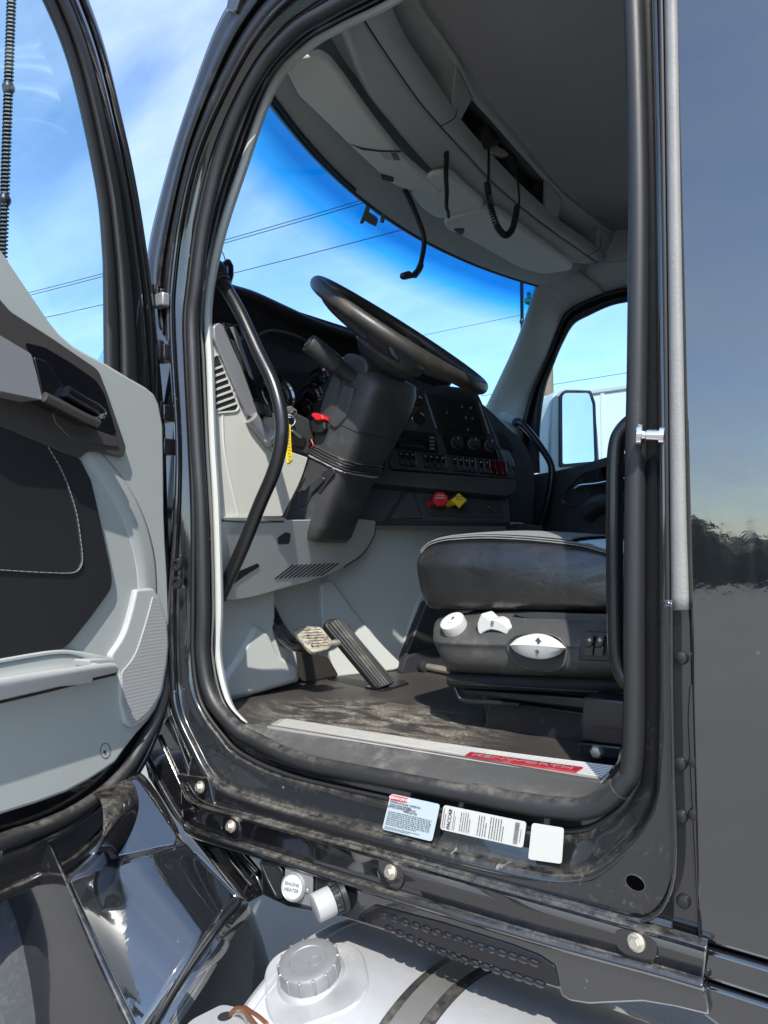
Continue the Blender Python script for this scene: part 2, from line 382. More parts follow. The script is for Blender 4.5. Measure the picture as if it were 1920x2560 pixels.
def floor_dirt():
    """dry sand trodden in from the door: a drift with its own shape on the black mat"""
    m = MATS['floor_mat']; t = m.node_tree; nn = t.nodes; ll = t.links; b = nn['Principled BSDF']
    c = nn.new('ShaderNodeTexCoord')
    def noise(sc, det, ro, dist, st=(1, 1, 1)):
        mpp = nn.new('ShaderNodeMapping'); mpp.inputs['Scale'].default_value = st; ll.new(c.outputs['Object'], mpp.inputs[0])
        n = nn.new('ShaderNodeTexNoise'); n.inputs['Scale'].default_value = sc; n.inputs['Detail'].default_value = det; n.inputs['Roughness'].default_value = ro; n.inputs['Distortion'].default_value = dist; ll.new(mpp.outputs[0], n.inputs['Vector']); return n.outputs['Fac']
    def rmp(o, lo, hi):
        r = nn.new('ShaderNodeMapRange'); r.inputs['From Min'].default_value = lo; r.inputs['From Max'].default_value = hi; ll.new(o, r.inputs['Value']); return r.outputs['Result']
    def op(k, a, bb):
        q = nn.new('ShaderNodeMath'); q.operation = k; q.use_clamp = True; ll.new(a, q.inputs[0])
        if isinstance(bb, float): q.inputs[1].default_value = bb
        else: ll.new(bb, q.inputs[1])
        return q.outputs[0]
    mp2 = nn.new('ShaderNodeMapping'); mp2.vector_type = 'POINT'; mp2.inputs['Location'].default_value = (1.02 * 2.6, -.30 * 3.6, -1.2 * 1.); mp2.inputs['Scale'].default_value = (2.6, 3.6, 1.); ll.new(c.outputs['Object'], mp2.inputs[0])
    gr = nn.new('ShaderNodeTexGradient'); gr.gradient_type = 'SPHERICAL'; ll.new(mp2.outputs[0], gr.inputs[0])
    drift = rmp(gr.outputs['Fac'], .05, .55)
    sw = rmp(noise(7, 7, .62, 2.2, (1, 1.8, 1)), .44, .66); fine = rmp(noise(160, 4, .7, 0), .36, .62); sp = rmp(noise(420, 2, .5, 0), .66, .72)
    a = op('MULTIPLY', sw, drift); a = op('MULTIPLY', a, fine); d2 = rmp(noise(3.2, 5, .6, 1.), .40, .75); a2 = op('MULTIPLY', d2, .04)
    f = op('ADD', a, a2); f = op('ADD', f, op('MULTIPLY', sp, .5)); f = op('MULTIPLY', f, .9)
    x = nn.new('ShaderNodeMix'); x.data_type = 'RGBA'; ll.new(f, x.inputs['Factor']); x.inputs['A'].default_value = (.032, .029, .026, 1); x.inputs['B'].default_value = (.40, .36, .29, 1); ll.new(x.outputs['Result'], b.inputs['Base Color'])
    r = nn.new('ShaderNodeMapRange'); r.inputs['To Min'].default_value = .5; r.inputs['To Max'].default_value = .95; ll.new(f, r.inputs['Value']); ll.new(r.outputs['Result'], b.inputs['Roughness'])
floor_dirt()

def panel_ripple():
    """orange peel and faint wash streaks on the big gloss panels"""
    m = MATS['paint_panel']; t = m.node_tree; nn = t.nodes; ll = t.links; b = nn['Principled BSDF']
    first = [n for n in nn if n.type == 'BUMP'][0]; c = nn.new('ShaderNodeTexCoord')
    n = nn.new('ShaderNodeTexNoise'); n.inputs['Scale'].default_value = 48; n.inputs['Detail'].default_value = 3; ll.new(c.outputs['Object'], n.inputs['Vector'])
    b2 = nn.new('ShaderNodeBump'); b2.inputs['Strength'].default_value = .10; b2.inputs['Distance'].default_value = .0012; ll.new(n.outputs['Fac'], b2.inputs['Height']); ll.new(first.outputs[0], b2.inputs['Normal'])
    ll.new(b2.outputs[0], b.inputs['Normal']); ll.new(b2.outputs[0], b.inputs['Coat Normal'])
    mp3 = nn.new('ShaderNodeMapping'); mp3.inputs['Scale'].default_value = (26, 26, .9); ll.new(c.outputs['Object'], mp3.inputs[0])
    s = nn.new('ShaderNodeTexNoise'); s.inputs['Scale'].default_value = 1.; s.inputs['Detail'].default_value = 6; ll.new(mp3.outputs[0], s.inputs['Vector'])
    r = nn.new('ShaderNodeMapRange'); r.inputs['From Min'].default_value = .45; r.inputs['From Max'].default_value = .8; r.inputs['To Min'].default_value = .03; r.inputs['To Max'].default_value = .16; ll.new(s.outputs['Fac'], r.inputs['Value']); ll.new(r.outputs['Result'], b.inputs['Coat Roughness'])
panel_ripple()

def leather_folds():
    m = MATS['leather']; t = m.node_tree; nn = t.nodes; ll = t.links; b = nn['Principled BSDF']
    first = [n for n in nn if n.type == 'BUMP'][0]; c = nn.new('ShaderNodeTexCoord'); mp3 = nn.new('ShaderNodeMapping'); mp3.inputs['Scale'].default_value = (1, 1, 2.4); ll.new(c.outputs['Object'], mp3.inputs[0])
    n = nn.new('ShaderNodeTexNoise'); n.inputs['Scale'].default_value = 9; n.inputs['Detail'].default_value = 4; n.inputs['Distortion'].default_value = .8; ll.new(mp3.outputs[0], n.inputs['Vector'])
    b2 = nn.new('ShaderNodeBump'); b2.inputs['Strength'].default_value = .30; b2.inputs['Distance'].default_value = .012; ll.new(n.outputs['Fac'], b2.inputs['Height']); ll.new(first.outputs[0], b2.inputs['Normal']); ll.new(b2.outputs[0], b.inputs['Normal'])
leather_folds()

# ================================================================== SETTING
g = mesh('ground', [(-900, -900, 0), (900, -900, 0), (900, 900, 0), (-900, 900, 0)], [(0, 1, 2, 3)])
tag(link('ground', g, 'asphalt'), kind='structure')

# ================================================================== TRUCK
T = empty('truck', (-.9, 1.0, 0), 'black highway truck with its driver door standing open', 'truck')

# ---- door frame: nested outlines of the door opening, photo pixels
K_IN = [(1010, -15), (856, 66), (767, 120), (682, 216), (600, 440), (555, 579), (528, 700), (519, 800), (525, 910), (532, 1103), (542, 1280), (548, 1511), (546, 1640),
        (571, 1752), (612, 1805), (680, 1850), (780, 1880), (1000, 1925), (1280, 1970), (1400, 1985), (1480, 1970), (1530, 1925), (1556, 1850), (1565, 1500), (1566, 1200),
        (1575, 850), (1575, 450), (1562, 0), (1540, -250), (1480, -480), (1300, -420), (1130, -150)]
K_SE = [(985, -70), (830, 22), (730, 85), (640, 195), (560, 370), (512, 560), (490, 720), (480, 800), (483, 910), (492, 1103), (503, 1280), (508, 1511), (507, 1640),
        (530, 1745), (590, 1820), (640, 1850), (756, 1902), (960, 1945), (1280, 2005), (1427, 2022), (1500, 2005), (1555, 1960), (1583, 1880), (1586, 1500), (1588, 1200),
        (1594, 850), (1596, 450), (1584, 0), (1565, -300), (1505, -560), (1290, -500), (1110, -220)]
J2 = [(960, -190), (760, -40), (655, 60), (575, 190), (490, 380), (446, 560), (426, 720), (425, 800), (430, 910), (441, 1103), (438, 1280), (425, 1500), (428, 1660),
      (434, 1770), (470, 1866), (530, 1970), (640, 2018), (900, 2092), (1280, 2190), (1450, 2207), (1560, 2140), (1639, 2036), (1658, 1900), (1661, 1500), (1660, 1200),
      (1656, 850), (1650, 450), (1640, 0), (1632, -300), (1560, -660), (1280, -600), (1080, -330)]
def cy(pxs, y): return [UY(a, b, y) for a, b in pxs]
dfr = loft('door_frame', [cy(K_IN, .075), cy(lerp2(K_IN, K_SE, .55), .03), cy(lerp2(K_SE, J2, .05), .014), cy(lerp2(K_SE, J2, .30), .012), cy(lerp2(K_SE, J2, .40), .002), cy(lerp2(K_SE, J2, .80), -.012), cy(lerp2(K_SE, J2, .90), -.026), cy(J2, -.03), cy(lerp2(K_SE, J2, 1.06), -.022)],
           'paint_dirty', T, nu=260, nv=4, closed=True, solid=.004, sharp=70)
seal_c = [UY(a, b, -.002) for a, b in K_SE]
tube('door_seal', seal_c, .0138, 'rubber', dfr, n=340, sides=16, closed=True)
tube('seal_lip', [UY(a, b, .006) for a, b in lerp2(K_SE, J2, .30)], .0045, 'rubber_clean', dfr, n=340, sides=8, closed=True)
# overlapping joint sleeve of the seal on the sill
sj = cr([UY(a, b, -.0035) for a, b in [(1182, 1984), (1280, 2004), (1380, 2019), (1450, 2022), (1500, 2008), (1545, 1972)]], 40)
tube('seal_sleeve', sj, .0156, 'rubber', dfr, sides=16)
# inner pillar trim edge
ti = list(range(0, 15)); tr_in = [K_IN[i] for i in [31] + ti]; 
loft('pillar_trim', [[UY(a - 9, b - 7, .050) for a, b in tr_in], [UY(a + 8, b + 5, .062) for a, b in tr_in], [UY(a + 9, b + 5, .12) for a, b in tr_in]], 'liner_grey', dfr, nu=140, nv=3, solid=.003)
# striker pin
sp = UY(1652, 1090, .0)
lathe('striker', UY(1656, 1089, -.030), UY(1604, 1087, -.034) - UY(1656, 1089, -.030), [(.012, -.003), (.012, .003), (.0076, .003), (.0074, .019), (.0060, .020), (.0060, .023), (.0125, .023), (.0140, .0245), (.0140, .030), (.0125, .0315)], 'bright_steel', dfr, 28)
# paper stickers on the sill
def sticker(name, q, y, m):
    p = [UY(a, b, y) for a, b in q]; return prism(name, [UY(a, b, y) for a, b in rnd(q, 8)], V((0, .0006, 0)), m, dfr, bevel=0), p
def pt4(p, u, v): return (p[0] * (1 - u) + p[1] * u) * (1 - v) + (p[3] * (1 - u) + p[2] * u) * v
YS = -.021
s1, q1 = sticker('sticker', [(977, 1984), (1100, 2011), (1080, 2104), (955, 2073)], YS, 'sticker_pale')
s2, q2 = sticker('sticker', [(1109, 2012), (1316, 2055), (1307, 2120), (1100, 2073)], YS, 'sticker_white')
s3, q3 = sticker('sticker', [(1330, 2057), (1410, 2070), (1404, 2160), (1320, 2148)], YS, 'sticker_white')
FRT = V((0, -.0012, 0))
def onst(q, u, v, s, size, mt='ink', rot=False, parent=None, sx=1., align='CENTER'):
    r_ = q[1] - q[0]; u_ = q[0] - q[3]
    c = pt4(q, u, v) + FRT
    if rot: text('lettering', s, c, u_, -r_, size, mt, parent, .0002, align, sx)
    else: text('lettering', s, c, r_, u_, size, mt, parent, .0002, align, sx)
def lines(q, u0, u1, v0, v1, n, parent, rot=False, seed=1, dens=.78, th=.36):
    """rows of tiny unreadable print as real ink dashes (one part)"""
    rr = random.Random(seed); vs = []; fs = []
    for k in range(n):
        a = k / n; pos = 0.
        while pos < (1 if k < n - 1 else .7):
            ln = rr.uniform(.018, .06); e = min(1, pos + ln)
            h = th / n
            if rot: cs = [(u0 + (u1 - u0) * a, v1 + (v0 - v1) * pos), (u0 + (u1 - u0) * (a + h), v1 + (v0 - v1) * pos), (u0 + (u1 - u0) * (a + h), v1 + (v0 - v1) * e), (u0 + (u1 - u0) * a, v1 + (v0 - v1) * e)]
            else: cs = [(u0 + (u1 - u0) * pos, v0 + (v1 - v0) * a), (u0 + (u1 - u0) * e, v0 + (v1 - v0) * a), (u0 + (u1 - u0) * e, v0 + (v1 - v0) * (a + h)), (u0 + (u1 - u0) * pos, v0 + (v1 - v0) * (a + h))]
            i = len(vs); vs += [pt4(q, *c) + FRT for c in cs]; fs.append((i, i + 1, i + 2, i + 3)); pos = e + rr.uniform(.010, .022)
    o = link('fine_print', mesh('fine_print', vs, fs), 'ink', parent); return o
# sticker one: red header, black print
prism('red_header', [pt4(q1, *c) + FRT * .8 for c in ((.03, .03), (.36, .02), (.36, .14), (.03, .16))], V((0, .0003, 0)), 'red', dfr, 0)
onst(q1, .20, .088, 'KENWORTH', .0058, 'white_mark', parent=dfr, sx=1.15)
onst(q1, .22, .20, 'A DIVISION OF PACCAR', .0034, parent=dfr)
onst(q1, .26, .275, 'VEHICLE NOISE EMISSION', .0036, parent=dfr); onst(q1, .22, .335, 'CONTROL INFORMATION', .0036, parent=dfr)
onst(q1, .55, .20, 'CHASSIS NO.', .0036, parent=dfr); onst(q1, .50, .32, 'DATE OF', .0036, parent=dfr); onst(q1, .48, .385, 'MANUFACTURE', .0036, parent=dfr)
lines(q1, .05, .92, .46, .86, 8, dfr, seed=3); lines(q1, .05, .75, .89, .97, 2, dfr, seed=4)
# sticker two: turned print and a bar code
onst(q2, .105, .5, 'PACCAR', .0086, parent=dfr, rot=True, sx=.95)
for k, (u0, u1, v0, v1, n) in enumerate([(.02, .07, .1, .9, 2), (.15, .19, .15, .9, 2), (.24, .38, .12, .88, 5), (.46, .58, .1, .9, 4), (.60, .78, .08, .92, 6)]): lines(q2, u0, u1, v0, v1, n, dfr, True, seed=10 + k)
vs = []; fs = []; v = .08; rr = random.Random(5)
while v < .90:
    h = rr.choice((.008, .014, .022)); i = len(vs); vs += [pt4(q2, *c) + FRT for c in ((.885, v), (.935, v), (.935, v + h), (.885, v + h))]; fs.append((i, i + 1, i + 2, i + 3)); v += h + rr.choice((.009, .014))
link('bar_code', mesh('bar_code', vs, fs), 'ink', dfr); lines(q2, .955, .975, .1, .8, 1, dfr, True, 20)

# ---- flat flange with the painted-on oval hole, below and behind the jamb
FA = [(478, 1885), (530, 1972), (640, 2020), (900, 2094), (1280, 2192), (1450, 2209), (1520, 2180), (1580, 2122), (1622, 2064), (1646, 2010), (1659, 1900), (1661, 1700), (1662, 1500)]
FB = [(470, 1950), (510, 2000), (640, 2042), (900, 2113), (1280, 2217), (1480, 2270), (1560, 2290), (1627, 2276), (1668, 2218), (1684, 2120), (1680, 1920), (1677, 1700), (1676, 1500)]
fl = loft('sill_flange', [cy(FA, -.024), cy(FA, -.032), cy(lerp2(FA, FB, .5), -.033), cy(FB, -.033), cy(lerp2(FA, FB, 1.06), -.030), cy(lerp2(FA, FB, 1.12), -.046)], 'paint_dirty', T, nu=140, nv=1, sharp=30)
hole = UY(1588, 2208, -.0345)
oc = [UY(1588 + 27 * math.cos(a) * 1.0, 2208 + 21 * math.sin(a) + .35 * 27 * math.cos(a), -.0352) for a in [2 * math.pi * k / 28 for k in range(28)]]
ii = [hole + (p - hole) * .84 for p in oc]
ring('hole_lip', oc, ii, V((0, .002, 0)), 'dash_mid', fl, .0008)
prism('hole_shade_plate', [p + V((0, -.0003, 0)) for p in ii], V((0, .001, 0)), 'hole_shade_black', fl, 0)  # flange is not cut: near-black plate paints the shade inside the hole

# ---- rocker panel
R1 = [(455, 1965), (490, 2008), (640, 2050), (900, 2122), (1280, 2228), (1480, 2284), (1673, 2338), (1768, 2366)]
R2 = [(455, 2030), (480, 2072), (640, 2124), (900, 2206), (1280, 2322), (1480, 2378), (1650, 2424), (1758, 2456)]
R2b = [(a, b + 13) for a, b in R2]
rk = loft('rocker_panel', [cy(lerp2(R1, R2, -.16), -.036), cy(lerp2(R1, R2, -.03), -.046), cy(lerp2(R1, R2, .05), -.052), cy(lerp2(R1, R2, .16), -.046), cy(lerp2(R1, R2, .88), -.040), cy(R2, -.052), cy(R2b, -.056), cy(lerp2(R1, R2b, 1.06), -.05)], 'paint', T, nu=120, nv=3, sharp=50)
def bolt(c, ax, r=.0085, m='steel', parent=None, hexn=6):
    a = lathe('tmp', c, ax, [(r * 1.45, -.003), (r * 1.45, .0012), (r * 1.30, .0022)], m, None, 24)
    b = lathe('tmp', c, ax, [(r, .0005), (r, .0065), (r * .84, .008)], m, None, hexn, sharp=20)
    return join('bolt', [a, b], parent)
for a, b in ((500, 1968), (577, 2066), (976, 2180), (1590, 2356)): bolt(UY(a, b, -.050), (-.15, -1, .1), .0078, 'steel', rk)
# raised bosses around the bolts
for a, b in ((577, 2066), (976, 2180), (1590, 2356)):
    c = UY(a, b, -.046); lathe('bolt_boss', c, (0, -1, 0), [(.028, -.004), (.026, .001), (.020, .0025)], 'paint', rk, 32)
# ---- lower skirt under the rocker
SK_T = [(640, 2137), (900, 2219), (1280, 2335), (1480, 2391), (1650, 2437), (1758, 2469)]
skx = [(650, 2140), (900, 2219), (1280, 2335), (1480, 2391), (1650, 2437), (1762, 2470), (1774, 2540), (1690, 2520), (1608, 2506), (1540, 2509), (1473, 2512), (1425, 2504), (1403, 2491), (1398, 2474), (1280, 2437), (1050, 2357), (833, 2286), (720, 2268), (655, 2238)]
sk = plate('side_skirt', skx, py_(-.046), (0, .012, 0), 'paint_panel', T, .003)
# perforated step insert let into the skirt
insx = [(935, 2262), (1100, 2306), (1280, 2363), (1345, 2388), (1385, 2415), (1397, 2470), (1280, 2432), (1050, 2352), (890, 2300), (900, 2285)]
ins = plate('step_insert', insx, py_(-.049), (0, .003, 0), 'gloss_black', sk, .001, 6)
k = 0
for i in range(15):
    for j in range(2):
        u = (i + .5 + .5 * j) / 15.6; a = 945 + u * 420; b = 2278 + (a - 935) * .31 + (j * 48 + 4) * (.55 + .45 * min(1, u * 2.2)) + 0
        if a > 1372: continue
        c = UY(a, b, -.0492); lathe('grip_stud', c, (0, -1, 0), [(.0095, -.001), (.0085, .002), (.005, .0032)], 'gloss_black', sk, 14, ell=.55)
# left recess plate, heater socket and twist knob
plate('cable_recess', [(650, 2156), (690, 2164), (703, 2180), (702, 2244), (690, 2244), (668, 2200)], py_(-.050), (0, .006, 0), 'rubber', sk, .002, 8)
o_ = [UY(a, b, -.052) for a, b in rnd([(646, 2152), (692, 2160), (706, 2178), (705, 2248), (688, 2248), (664, 2204)], 8)]
i_ = [UY(a, b, -.052) for a, b in rnd([(652, 2158), (689, 2166), (700, 2182), (700, 2240), (691, 2241), (670, 2200)], 8)]
ring('recess_rim', o_, i_, V((0, .004, 0)), 'black_satin', sk)
pl = plate('socket_plate', [(712, 2170), (781, 2185), (779, 2268), (741, 2258), (712, 2244)], py_(-.052), (0, .004, 0), 'cast_alu', sk, .0012, 5)
hc = UY(737, 2216, -.055); hax = V((.22, -1, .22))
lathe('socket_cover', hc, hax, [(.0235, -.004), (.0235, .006), (.0215, .0085), (.0205, .0078)], 'cast_alu', sk, 36)
lathe('cover_disc', hc, hax, [(.0190, .0078), (.0190, .0092), (.018, .0096)], 'white_plastic', sk, 36)
ax, uu, vv = basis(hax); rgt = V((0, 0, 1)).cross(ax).normalized(); rgt = rgt if rgt.x > 0 else -rgt; upd = ax.cross(rgt); upd = upd if upd.z > 0 else -upd
for s_, dz in (('ENGINE', .0045), ('HEATER', -.0045)): text('lettering', s_, hc + ax * .0101 + upd * dz, rgt, upd, .0078, 'ink', sk, .0002)
lathe('screw', UY(768, 2226, -.0535), (-.2, -1, 0), [(.004, 0), (.0035, .002)], 'steel', sk, 14)
kc = UY(850, 2240, -.048); kax = (UY(806, 2262, -.075) - kc)
kl = kax.length
lathe('knob_collar', kc, kax, [(.027, -.006), (.027, .002), (.0235, .003), (.0235, .014), (.021, .016)], 'black_satin', sk, 40)
for q in range(16):
    a1, u1, v1 = basis(kax); an = 2 * math.pi * q / 16
    box('collar_rib', kc + a1 * .009 + (u1 * math.cos(an) + v1 * math.sin(an)) * .0238, (.003, .003, .010), 'black_satin', sk, .0006, Matrix((u1, v1, a1)).transposed())
lathe('twist_knob', kc, kax, [(.0215, .013), (.0228, .016), (.0228, kl + .010), (.0218, kl + .013), (.0195, kl + .014)], 'knob_grey', sk, 48)

# ---- channel with rivets and the pale strip between door and sleeper
chn = plate('joint_channel', [(1676, -320), (1712, -320), (1724, 700), (1727, 1525), (1738, 1640), (1746, 2000), (1769, 2362), (1690, 2342), (1676, 2335), (1684, 2120), (1680, 1920), (1677, 1600), (1668, 1000), (1652, 0), (1646, -320)], py_(-.026), (0, .02, 0), 'paint', T, .003)
STL = [(1654, -320), (1662, 0), (1668, 400), (1673, 800), (1677, 1250), (1680, 1526)]
STR = [(1683, -320), (1692, 0), (1699, 400), (1706, 800), (1714, 1250), (1722, 1524)]
loft('edge_strip', [cy(STL, -.026), cy(lerp2(STL, STR, .06), -.036), cy(lerp2(STL, STR, .3), -.041), cy(lerp2(STL, STR, .7), -.041), cy(lerp2(STL, STR, .94), -.036), cy(STR, -.026)], 'strip_grey', chn, nu=40, nv=3, solid=.002)
for c_, r0 in ((-9, 8), (9, 5)):
    A = STL if c_ < 0 else STR
    tube('strip_bead', [UY(a + c_, b, -.028) for a, b in A], .004 if c_ < 0 else .003, 'rubber_clean', chn, n=30, sides=8)
for a, b in ((1703, 1645), (1700, 1909), (1738, 1906), (1702, 2041), (1738, 2037), (1708, 2254)):
    lathe('rivet', UY(a, b, -.028), (0, -1, 0), [(.0085, -.002), (.0085, .001), (.007, .0038), (.004, .005)], 'black_satin', chn, 20)
plate('channel_rib', [(1722, 1720), (1734, 1700), (1752, 2340), (1745, 2340), (1727, 1990), (1718, 1800)], py_(-.032), (0, .008, 0), 'paint', chn, .002)

# ---- sleeper side wall behind the door (big gloss panel) with its two lower fairings
xe = UY(1716, 1400, -.034).x
def yz(y): return lambda x, z: V((x, y, z))
zg1, zg2, zg3 = UY(1776, 2365, -.034).z, UY(1782, 2455, -.034).z, UY(1786, 2548, -.034).z
prism('sleeper_wall', [V((xe, -.034, 3.2)), V((1.6, -.034, 3.2)), V((1.6, -.034, zg1)), V((xe, -.034, zg1))], V((0, .05, 0)), 'paint_panel', T, .007, 3)
prism('sleeper_fairing', [V((xe + .001, -.036, zg1 - .004)), V((1.6, -.036, zg1 - .004)), V((1.6, -.036, zg2)), V((xe + .001, -.036, zg2))], V((0, .05, 0)), 'paint_panel', T, .006, 3)
prism('sleeper_fairing', [V((xe + .003, -.036, zg2 - .004)), V((1.6, -.036, zg2 - .004)), V((1.6, -.036, zg3 - .05)), V((xe + .12, -.036, zg3 - .05)), V((xe + .003, -.036, zg3))], V((0, .05, 0)), 'paint_panel', T, .006, 3)

# ---- A pillar outside the jamb, with gutter lines
AO = [(905, -300), (690, -140), (610, -40), (540, 80), (463, 293), (417, 444), (375, 620), (376, 720), (388, 800)]
AI = [J2[i] for i in range(0, 8)]; AI = [(960, -195), (760, -45), (655, 55), (573, 190), (488, 380), (444, 560), (424, 720), (423, 800), (424, 860)]
pil = loft('front_pillar', [cy(lerp2(AI, AO, -.05), -.020), cy(lerp2(AI, AO, .0), -.031), cy(lerp2(AI, AO, .15), -.034), cy(lerp2(AI, AO, .28), -.022), cy(lerp2(AI, AO, .34), -.022), cy(lerp2(AI, AO, .45), -.036), cy(lerp2(AI, AO, .62), -.036), cy(lerp2(AI, AO, .70), -.026), cy(lerp2(AI, AO, .82), -.024), cy(lerp2(AI, AO, .95), -.020), cy(AO, .0), [p + V((-.02, .05, 0)) for p in cy(AO, .0)]], 'black_satin', T, nu=110, nv=3, sharp=60)
tube('gutter_bead', [UY(a, b, -.034) for a, b in lerp2(AI, AO, .52)[:8]], .0055, 'rubber', pil, n=100, sides=10)
tube('gutter_bead', [UY(a, b, -.016) for a, b in lerp2(AI, AO, .92)[:8]], .0055, 'paint', pil, n=100, sides=10)
plate('gutter_clip', [(563, 26), (578, -60), (640, -130), (660, -110), (600, -10), (588, 30)], py_(-.045), (0, .03, 0), 'paint', pil, .003, 6)
# ---- hinges in the dark gap between door and pillar
gap = plate('hinge_pillar', [(366, 700), (428, 690), (432, 900), (445, 1100), (440, 1300), (428, 1500), (428, 1700), (440, 1800), (420, 1800), (395, 1500), (385, 1000)], py_(.0), (0, .03, 0), 'paint_dirty', T, .003)
for b in (748, 885, 1035, 1118):
    a = 402 if b < 800 else 410
    c = UY(a, b, -.028)
    j1 = box('tmp', c, (.040, .030, .034), 'paint_dirty', None, .004); j2 = lathe('tmp', c + V((.004, -.018, -.024)), (0, 0, 1), [(.011, 0), (.012, .002), (.012, .046), (.011, .048)], 'black_satin', None, 16)
    join('hinge', [j1, j2], gap)
box('hinge_stop', UY(404, 752, -.045), (.034, .020, .030), 'silver_plastic', gap, .004)
for b in (1412, 1457):
    c = UY(440, b, -.036); lathe('screw_hole', c, (.25, -1, 0), [(.0135, -.004), (.0125, .0005), (.0075, .001), (.0065, -.003)], 'black_satin', gap, 20)

# ---- cab side above and ahead of the door (out of the picture) so that the cab is closed
zt = 3.0
prism('cab_side', [V((-1.02, .0, 2.70)), V((-.26, .0, 2.70)), V((-.26, 0, zt)), V((-.9, 0, zt))], V((0, .05, 0)), 'paint', T, .01)
prism('roof', [V((-.95, -.0, zt)), V((1.6, -.0, zt)), V((1.6, 2.06, zt)), V((-.95, 2.06, zt)), V((-1.1, 1.8, zt)), V((-1.16, 1.03, zt)), V((-1.1, .26, zt))], V((0, 0, .05)), 'paint', T, .02)
prism('sleeper_back', [V((1.55, .02, .9)), V((1.55, 2.05, .9)), V((1.55, 2.05, zt)), V((1.55, .02, zt))], V((.04, 0, 0)), 'liner_grey', T, .005)

# ---- hood, fender, wheel
hood = []
for x, w_, zc, rr_ in ((-1.62, .90, 2.10, .30), (-2.1, .86, 2.08, .34), (-2.7, .78, 2.0, .36), (-3.2, .66, 1.86, .36), (-3.45, .52, 1.62, .30)):
    c = []
    for a in range(0, 181, 12):
        q = R(a); c.append(V((x, 1.03 + w_ * math.copysign(abs(math.cos(q)) ** .45, math.cos(q)), zc - .75 + .75 * math.sin(q) ** .55)))
    hood.append(c)
loft('hood', hood, 'paint', T, nu=60, nv=4, solid=.006)
fpl = pp_(UY(380, 2300, -.22), (.55, -.40, .73))
pA, pB, pC, pD = fpl(163, 2192), fpl(462, 2112), fpl(592, 2247), fpl(352, 2600)
nF = (pB - pA).cross(pD - pA).normalized(); nF = nF if nF.z > 0 else -nF
def fpt(u, v, bul=.040):
    p = (pA * (1 - u) + pB * u) * (1 - v) + (pD * (1 - u) + pC * u) * v
    return p + nF * bul * (1 - (2 * u - 1) ** 2) * (.3 + .7 * v)
rows = [[fpt(u / 8, v / 6) for u in range(9)] for v in range(7)]
lip = [p + V((-.012, 0, -.02)) for p in rows[0]]
side = [[r[0] + (-rows[0][0] + UY(60, 2270, -.43)) * .0 + V((-.03, -.030, -.02)) * 1.0 for r in rows], ]
fen = loft('fender', [lip] + rows, 'paint_panel', T, nu=40, nv=3, solid=.006, sharp=60)
# outer (wheel side) face of the fender: a near-vertical sheet below the ridge
e0 = [pA + (pA - pD) * .9] + [r[0] for r in rows] + [pD + (pD - pA) * .3]
rd_ = (pD - pA); n2 = V((-rd_.y, rd_.x, 0)).normalized(); n2 = n2 if n2.y < 0 else -n2
n2 = (n2 + V((0, 0, .10))).normalized()
fsp = pp_(pA + n2 * .010 - V((0, 0, .012)), n2)
arch = [fsp(a, b) for a, b in ((-330, 2330), (-180, 2320), (-80, 2345), (0, 2405), (40, 2482), (75, 2570), (95, 2660), (105, 2760), (110, 2860))]
e1 = [p + n2 * .007 - V((0, 0, .004)) for p in e0]; e2 = [p + n2 * .012 - V((0, 0, .016)) for p in e0]
loft('fender_side', [e0, e1, e2, [a.lerp(b, .5) for a, b in zip(e2, arch)], arch, [p - n2 * .03 + V((.0, 0, -.004)) for p in arch]], 'paint', fen, nu=50, nv=3, solid=.005, sharp=60)
# inner lip and liner towards the tank
f0 = [r[-1] for r in rows]; f0 = [rows[0][-1]] + [rows[i][-1] for i in range(1, 7)] + [fpt(u, 1) for u in (.8, .6, .4, .2, 0)]
tube('fender_edge', [p + V((.003, 0, -.004)) for p in f0], .0025, 'rubber_clean', fen, n=60, sides=10)
f1 = [p + V((.02, .02, -.03)) for p in f0]; f2 = [p + V((-.02, .12, -.22)) for p in f0]
loft('fender_liner', [[p + V((.004, .003, -.008)) for p in f0], f1, f2], 'paint_panel', fen, nu=40, nv=3, solid=.004)
# panel above the lip, under the door
u1 = [UY(a, b, y) for a, b, y in ((175, 2190, -.34), (260, 2160, -.25), (340, 2132, -.16), (420, 2108, -.09), (470, 2120, -.06))]
u2 = [UY(a, b, y) for a, b, y in ((250, 2110, -.30), (300, 2050, -.22), (350, 2020, -.14), (410, 2040, -.08), (455, 2105, -.05))]
u3 = [UY(a, b, y) for a, b, y in ((250, 2000, -.22), (290, 1960, -.16), (335, 1930, -.10), (375, 1960, -.06), (440, 2070, -.03))]
u4 = [p + V((-.10, .02, -.01)) for p in u3]
hfl = pp_(UY(360, 2050, -.15), (.52, -.36, .78))
prism('hood_shoulder', [hfl(a, b) for a, b in rnd([(240, 2150), (268, 2085), (300, 2010), (326, 1946), (345, 1944), (392, 2010), (446, 2090), (440, 2112), (400, 2118), (330, 2135)], 14)], V((-.02, .01, -.03)), 'paint_panel', T, .006, 3)
loft('hood_flank', [[p + V((-.01, 0, -.012)) for p in u1], u1, u2, u3, u4], 'paint', T, nu=40, nv=5, sharp=70)
